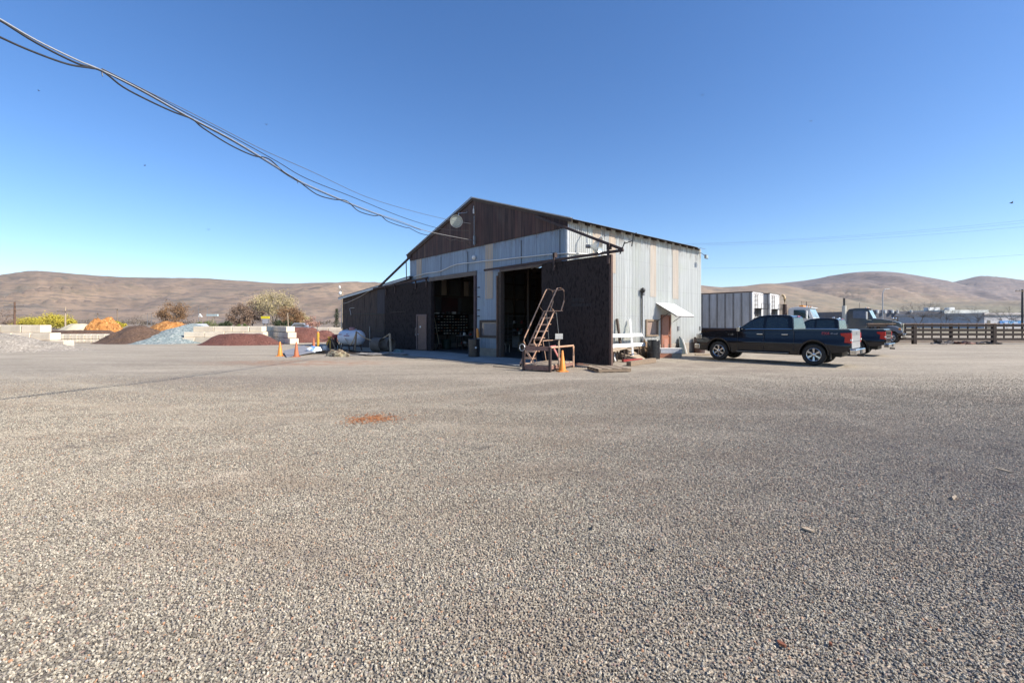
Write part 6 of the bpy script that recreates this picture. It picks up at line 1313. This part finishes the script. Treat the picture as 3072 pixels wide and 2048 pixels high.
MB().box((.05, 0, 1.92), (1.15, .2, .80)).build('board', mat('sign_grey', (.20, .19, .20), (.14, .14, .15), 2, .5), t)
for i in range(4): MB().box((.05, -.11, 2.24-.19*i), (1.05-.15*(i % 2), .02, .09)).build('lettering_row', mat('sign_white', (.75, .73, .76), (.62, .6, .64), 14, .5), t)
for x in (-.3, .3): MB().box((x, 0, .8), (.08, .08, 1.6)).build('leg', M['grey'], t)
t = thing('irrigation_hoist', 'small white crane-like frame on a slanted leg beyond the blue chip', 'hoist', TB(628, 100))
MB().beam((0, 0, 0), (1.0, 0, 3.0), .35, .4).build('leg', mat('tan_leg', (.4, .33, .26), (.3, .25, .2), 3, .7), t); MB().box((.7, 0, 3.4), (2.4, .5, .45)).build('head', mat('pale_aqua', (.5, .6, .6), (.42, .52, .53), 3, .5), t); MB().prism([(-2.4, 3.0), (-1.6, 3.0), (-2.1, 3.7)], -.2, .2, 'xz').build('wing', M['white'], t)
# small roofs left
def house(name, label, u, Y, w_, d_, h, rh, wall, roof_, z0=0, rz=0.0, wins=0):
    t = thing(name, label, 'building', TB(u, Y)+Vector((0, 0, z0)), rz, None)
    MB().bx(-w_/2, w_/2, 0, d_, 0, h).build('wall', wall, t)
    if rh > 0: MB().prism([(-.4, h-.05), (d_+.4, h-.05), (d_/2, h+rh)], -w_/2-.4, w_/2+.4, 'yz').build('roof', roof_, t)
    for i in range(wins): MB().bx(-w_/2+(i+.5)*w_/wins-.5, -w_/2+(i+.5)*w_/wins+.5, -.04, -.002, h*.35, h*.8).build('window', M['pane'], t)
    return t
house('farm_shed', 'dark-gabled pale shed roof peeking over the blue chip pile', 588, 70, 1.6, 1.6, 1.15, .4, mat('dark_wall', (.04, .045, .05), (.06, .06, .065), 2, .8), mat('pale_roof', (.6, .62, .62), (.5, .52, .53), 2, .5), rz=.3)
t = thing('parked_cars_far', 'pale car roof with ladder rack behind the brown mulch beyond the stepped wall', 'car', TB(898, 72)); t.name = 'parked_car'
MB().prism([(-1.9, .4), (-1.8, 1.0), (-1.0, 1.1), (-.5, 1.65), (1.0, 1.65), (1.6, 1.1), (2.0, 1.0), (2.0, .4)], -.8, .8, 'xz').build('body', mat('pale_blue_car', (.45, .5, .56), (.4, .45, .5), 1, .25), t, bevel=.05)
MB().prism([(-.8, 1.12), (-.42, 1.55), (.9, 1.55), (1.35, 1.12)], -.82, .82, 'xz').build('side_window', M['pane'], t)
for x in (-1.2, 1.25): 
    for y in (-.75, .75): MB().cyl((x, y-.1, .33), (x, y+.1, .33), .33, n=16).build('wheel', M['tyre'], t)
p = AT(866, 985, 39); timber((p.x, 39, .9), (p.x-.1, 39, 2.55), .06, .06, M['wood_pale'], 'thin pale stake standing behind the stepped wall', 'stake', 'stake')
# far houses on the hills
hs_ = [(2545, 2600, 892), (2745, 1900, 912), (2850, 2300, 876), (2965, 2500, 880), (3040, 2500, 884), (2515, 2300, 898)]
# (built low on the valley floor so that they stand on the ground)
for i, (u, Y, v) in enumerate(((2702, 700, 0), (2490, 760, 0), (2760, 820, 0))):
    house('farmhouse', ['small white farmhouse on the valley floor above the dark semi hood', 'tiny pale farmhouse on the valley floor above the white semi', 'tiny white farmhouse on the valley floor left of the warehouse roof'][i], u, Y, 16-3*i, 9, 5, 3, M['white'], mat('pale_roof', (.6, .6, .6)), z0=0)
# warehouses
gw = mat('grey_warehouse_wall', (.13, .13, .15), (.17, .165, .18), .2, .8); 
t = thing('warehouse', 'long grey warehouse with bright upper band beyond the fence', 'building', TB(2762, 170))
L_ = X_(2953, 170)-X_(2560, 170)
MB().bx(X_(2560, 170)-X_(2762, 170), X_(2953, 170)-X_(2762, 170), 0, 40, 0, 6.0).build('wall', gw, t)
x0 = X_(2826, 170)-X_(2762, 170); x1 = X_(2958, 170)-X_(2762, 170)
MB().bx(x0, x1, -1.0, 39, 5.0, 6.5).build('fascia_band', mat('cream_band', (.82, .82, .74), (.72, .72, .66), .5, .6), t)
for i, u in enumerate((2630, 2653, 2675, 2690, 2731, 2560+20)):
    x = X_(u, 170)-X_(2762, 170); MB().box((x, -.4, 5.9), (.5, .7, 1.1)).build('downpipe_head', M['white'], t)
for i, u in enumerate((2641, 2664, 2683)):
    x = X_(u, 170)-X_(2762, 170); MB().lathe([(1.3, 0), (1.25, .35), (.9, .6), (0, .75)], (x, 2, 6.0), 16).build('roof_dome', gw, t)
for u in (2830, 2850, 2895): x = X_(u, 170)-X_(2762, 170); MB().box((x, 6, 7.0), (2.2, 2, 1.3)).build('roof_unit', M['white'], t, bevel=.1)
MB().box((X_(2690, 170)-X_(2762, 170), -.1, 3.4), (2.6, .1, 2.0)).build('dock_door', mat('dark_dock', (.04, .04, .05), (.06, .06, .07), 2, .7), t)
t = thing('store_building', 'white store building with pale roof and blue sign at the right edge', 'building', TB(3080, 135))
w0 = X_(2953, 135)-X_(3080, 135)
MB().bx(w0, 26, 0, 30, 0, 4.1).build('wall', mat('white_store_wall', (.60, .58, .60), (.52, .50, .52), .4, .7), t); MB().bx(w0-.4, 26.4, -.4, 30.4, 4.1, 4.7).build('roof_band', mat('pale_rose_roof', (.62, .56, .54), (.55, .50, .48), .5, .7), t)
MB().bx(X_(2998, 135)-X_(3080, 135), 3, -.25, -.01, 1.0, 2.3).build('blue_sign', mat('blue_store_sign', (.08, .25, .62), (.16, .42, .72), .5, .4, lo=.4, hi=.6), t)
for x in (-6.3, -3.6, -1.2): MB().box((x, -.27, 1.7), (1.3, .03, .55)).build('sign_panel', mat('white_sign_blur', (.6, .68, .78), (.3, .45, .7), 3, .5), t)
MB().bx(w0+.8, w0+1.8, -.06, -.002, 0, 2.4).build('door', M['pane'], t)
t = thing('street_lamp', 'tall grey street lamp with curved arm above the dark semi hood', 'street lamp', TB(2648, 100))
MB().tube([(0, 0, 0), (0, 0, 8.0), (.12, 0, 8.7), (.45, 0, 9.15), (.9, 0, 9.25)], .10, 8, .07).build('pole', mat('galvanised_lamp_pole', (.5, .5, .5), (.42, .42, .43), 3, .5, .3), t); MB().box((1.15, 0, 9.23), (.7, .25, .12)).build('lamp_head', M['white'], t, bevel=.04)
# far power lines
def wire(label, a, b, sag, r, m=M['cable'], name='power_line', group=None):
    mb = MB(); n = 28; mb.tube([a.lerp(b, i/n)+Vector((0, 0, -sag*4*(i/n)*(1-i/n))) for i in range(n+1)], r, 4); o = mb.build(name, m); return tag(o, label, 'wire', group)
mw = mat('far_wire', (.10, .11, .13), (.12, .13, .15), 3, .6)
wire('upper distant power line rising to the right edge', AT(2050, 731, 90), AT(3400, 624, 60), .9, .010, mw, group='distant power lines')
wire('middle distant power line rising to the right edge', AT(2050, 733, 92), AT(3400, 634, 62), .9, .010, mw, group='distant power lines')
wire('lower one of the three distant power lines rising to the right', AT(2050, 736, 90), AT(3400, 648, 60), .9, .010, mw, group='distant power lines')
wire('lone lower distant power line with two small spacers', AT(2050, 805, 90), AT(3400, 738, 65), .8, .011, mw, group='distant power lines')
# service drop: bundle from the upper left to the gable
att = BM @ FP(1424, 722, .16)
A2 = Vector((-5.75, 5.0, 0)); B2 = Vector((att.x, att.y, 0)); dAB = (B2-A2).normalized()
def onv(u, v, off=0.0):
    d = ray(u, v); nrm = Vector((-dAB.y, dAB.x, 0)); t_ = (nrm.dot(A2+nrm*off-CAM)-0)/nrm.dot(Vector((d.x, d.y, 0))); return CAM+d*t_
def crv(name, label, pix, r0, r1, m, off=0.0, lead=None, sub=6, end=None):
    P = [onv(u, v, off) for u, v in pix]
    if lead: P = [P[0]+(P[0]-P[1]).normalized()*lead]+P
    if end is not None: P.append(end)
    out = []
    for i in range(len(P)-1):
        p0, p1, p2, p3 = P[max(i-1, 0)], P[i], P[i+1], P[min(i+2, len(P)-1)]
        for j in range(sub):
            t_ = j/sub; out.append(.5*((2*p1)+(p2-p0)*t_+(2*p0-5*p1+4*p2-p3)*t_*t_+(3*p1-p0-3*p2+p3)*t_**3))
    out.append(P[-1]); mb = MB(); mb.tube(out, r0, 6, r1); o = mb.build(name, m); return tag(o, label, 'wire', 'service wires running to the gable')
mess = [(-60, 28), (0, 58), (110, 122), (230, 180), (306, 212), (420, 268), (560, 347), (700, 421), (820, 494), (895, 541), (1010, 593), (1120, 637), (1200, 664), (1262, 688), (1310, 700), (1360, 710), (1424, 722)]
crv('service_cable', 'pale braided messenger wire sagging from the upper left to the gable', mess, .012, .012, M['cable_w'])
loop = [(-60, 34), (0, 62), (110, 130), (230, 190), (306, 214), (370, 262), (450, 304), (520, 336), (577, 358), (610, 385), (690, 435), (760, 467), (806, 477), (850, 515), (892, 541), (950, 583), (1000, 598), (1040, 603), (1075, 633), (1120, 647), (1142, 647), (1165, 665), (1215, 682), (1228, 684), (1260, 700), (1290, 706), (1305, 702), (1330, 708), (1350, 721), (1368, 718), (1380, 724), (1395, 722), (1410, 738)]
crv('looped_cable', 'thick black cable tied in loops beneath the messenger wire', loop, .014, .011, M['cable'], sub=5)
low = [(-60, 92), (0, 122), (110, 172), (180, 200), (270, 205), (306, 213)]
crv('lower_cable', 'second black cable converging from the upper left corner', [(-60, 82), (0, 112), (90, 152), (200, 192), (275, 205), (306, 213), (420, 271), (560, 350), (700, 425), (820, 498), (895, 545), (1010, 596), (1120, 640), (1262, 690)], .014, .008, M['cable'])
crv('thin_wire', 'thin dark wire ending on the gable above the pale one', [(306, 208), (420, 264), (560, 340), (700, 412), (830, 484), (920, 536), (1060, 592), (1200, 649), (1300, 681), (1350, 690), (1406, 692)], .008, .009, M['cable'])
crv('thin_wire', 'topmost thin wire ending beside the round flood lamp', [(306, 206), (450, 278), (560, 332), (680, 394), (800, 455), (940, 517), (1100, 591), (1240, 634), (1330, 656), (1371, 664), (1412, 671)], .006, .008, mw)
for i, (u, v) in enumerate(((306, 214), (892, 541), (1368, 716))):
    p = onv(u, v); o = MB().tube([p+Vector((0, 0, .03)), p+Vector((0, 0, -.03)), p+Vector((.01, 0, -.07))], .007, 5).build('cable_tie', M['black']); tag(o, ['cable tie nearest the upper left corner', 'cable tie in the middle of the bundle', 'cable tie just off the gable'][i], 'cable tie')
# birds
def bird(u, v, Y, s, label):
    t = thing('bird', label, 'bird', AT(u, v, Y), random.uniform(0, 6), 'small dark birds in the sky')
    MB().sphere((0, 0, 0), .06*s, 8, 6, sc=(2.2, 1, .9)).sphere((.14*s, 0, .02*s), .035*s, 6, 5).build('body', M['black'], t)
    for q in (-1, 1):
        mb = MB(); mb.prism([(-.06*s, 0), (.07*s, 0), (.03*s, q*.22*s), (-.05*s, q*.30*s)], -.005, .006, 'xy'); o = mb.build('wing', M['black'], t); o.rotation_euler = (q*.5, 0, 0)
for i, (u, v, lab) in enumerate(((2107, 286, 'bird high above the barn roof'), (3035, 609, 'bird near the right edge'), (117, 273, 'bird in the upper left sky'), (799, 374, 'bird above the service wires'), (434, 497, 'bird left of the wires over the hill'), (625, 689, 'low bird above the left hill'), (2433, 364, 'bird in the upper right sky'))):
    bird(u, v, 40, .5 if i != 1 else .8, lab)
# ================================================================== DISTANT SCRUB
def scrub():
    r = random.Random(12); lb = MB()
    for i in range(420):
        Y = r.choice((260, 330, 420, 560, 760))*r.uniform(.9, 1.1); u = r.uniform(2105, 3500) if i % 4 else r.uniform(-300, 1000)
        h = r.uniform(2, 5.5)*Y/420; w_ = h*r.uniform(.8, 2.6); x0 = X_(u, Y)
        for _ in range(46):
            a = r.uniform(0, 6.28); q = r.random()**.5; c = Vector((x0+w_*q*math.cos(a), Y+w_*.6*q*math.sin(a), h*r.uniform(0, 1)*(1-q*q*.8))); s_ = h*.13*r.uniform(.6, 1.4)
            a_ = Vector((r.uniform(-1, 1), r.uniform(-1, 1), r.uniform(-1, 1))).normalized(); b_ = a_.cross(Vector((r.uniform(-1, 1), r.uniform(-1, 1), r.uniform(-1, 1)))).normalized()
            lb.add([c-a_*s_, c+b_*s_*.7, c+a_*s_, c-b_*s_*.7], [(0, 1, 2, 3)])
    o = lb.build('distant_scrub', mat('mixed_far_scrub', (.09, .085, .05), (.15, .115, .085), .02, .95, c3=(.07, .065, .06)), fix=False, smooth=False); o['kind'] = 'stuff'; o['label'] = 'grey-brown scrub and far trees across the valley floor'
scrub()
# ================================================================== HAZE
def haze(dens):
    mb = MB(); mb.bx(-27500, 27500, -300, 9700, -7, 760); k = NT('thin_blue_haze')
    k.t.nodes.remove(k.b); v = k.n('ShaderNodeVolumePrincipled'); v.inputs['Color'].default_value = (.80, .88, 1, 1); v.inputs['Density'].default_value = dens; v.inputs['Anisotropy'].default_value = .2
    k.l(v.outputs[0], k.out.inputs['Volume']); o = mb.build('haze', k.m, smooth=False); o['kind'] = 'stuff'; o['label'] = 'thin pale blue air over the far hills'
haze(1.7e-5)
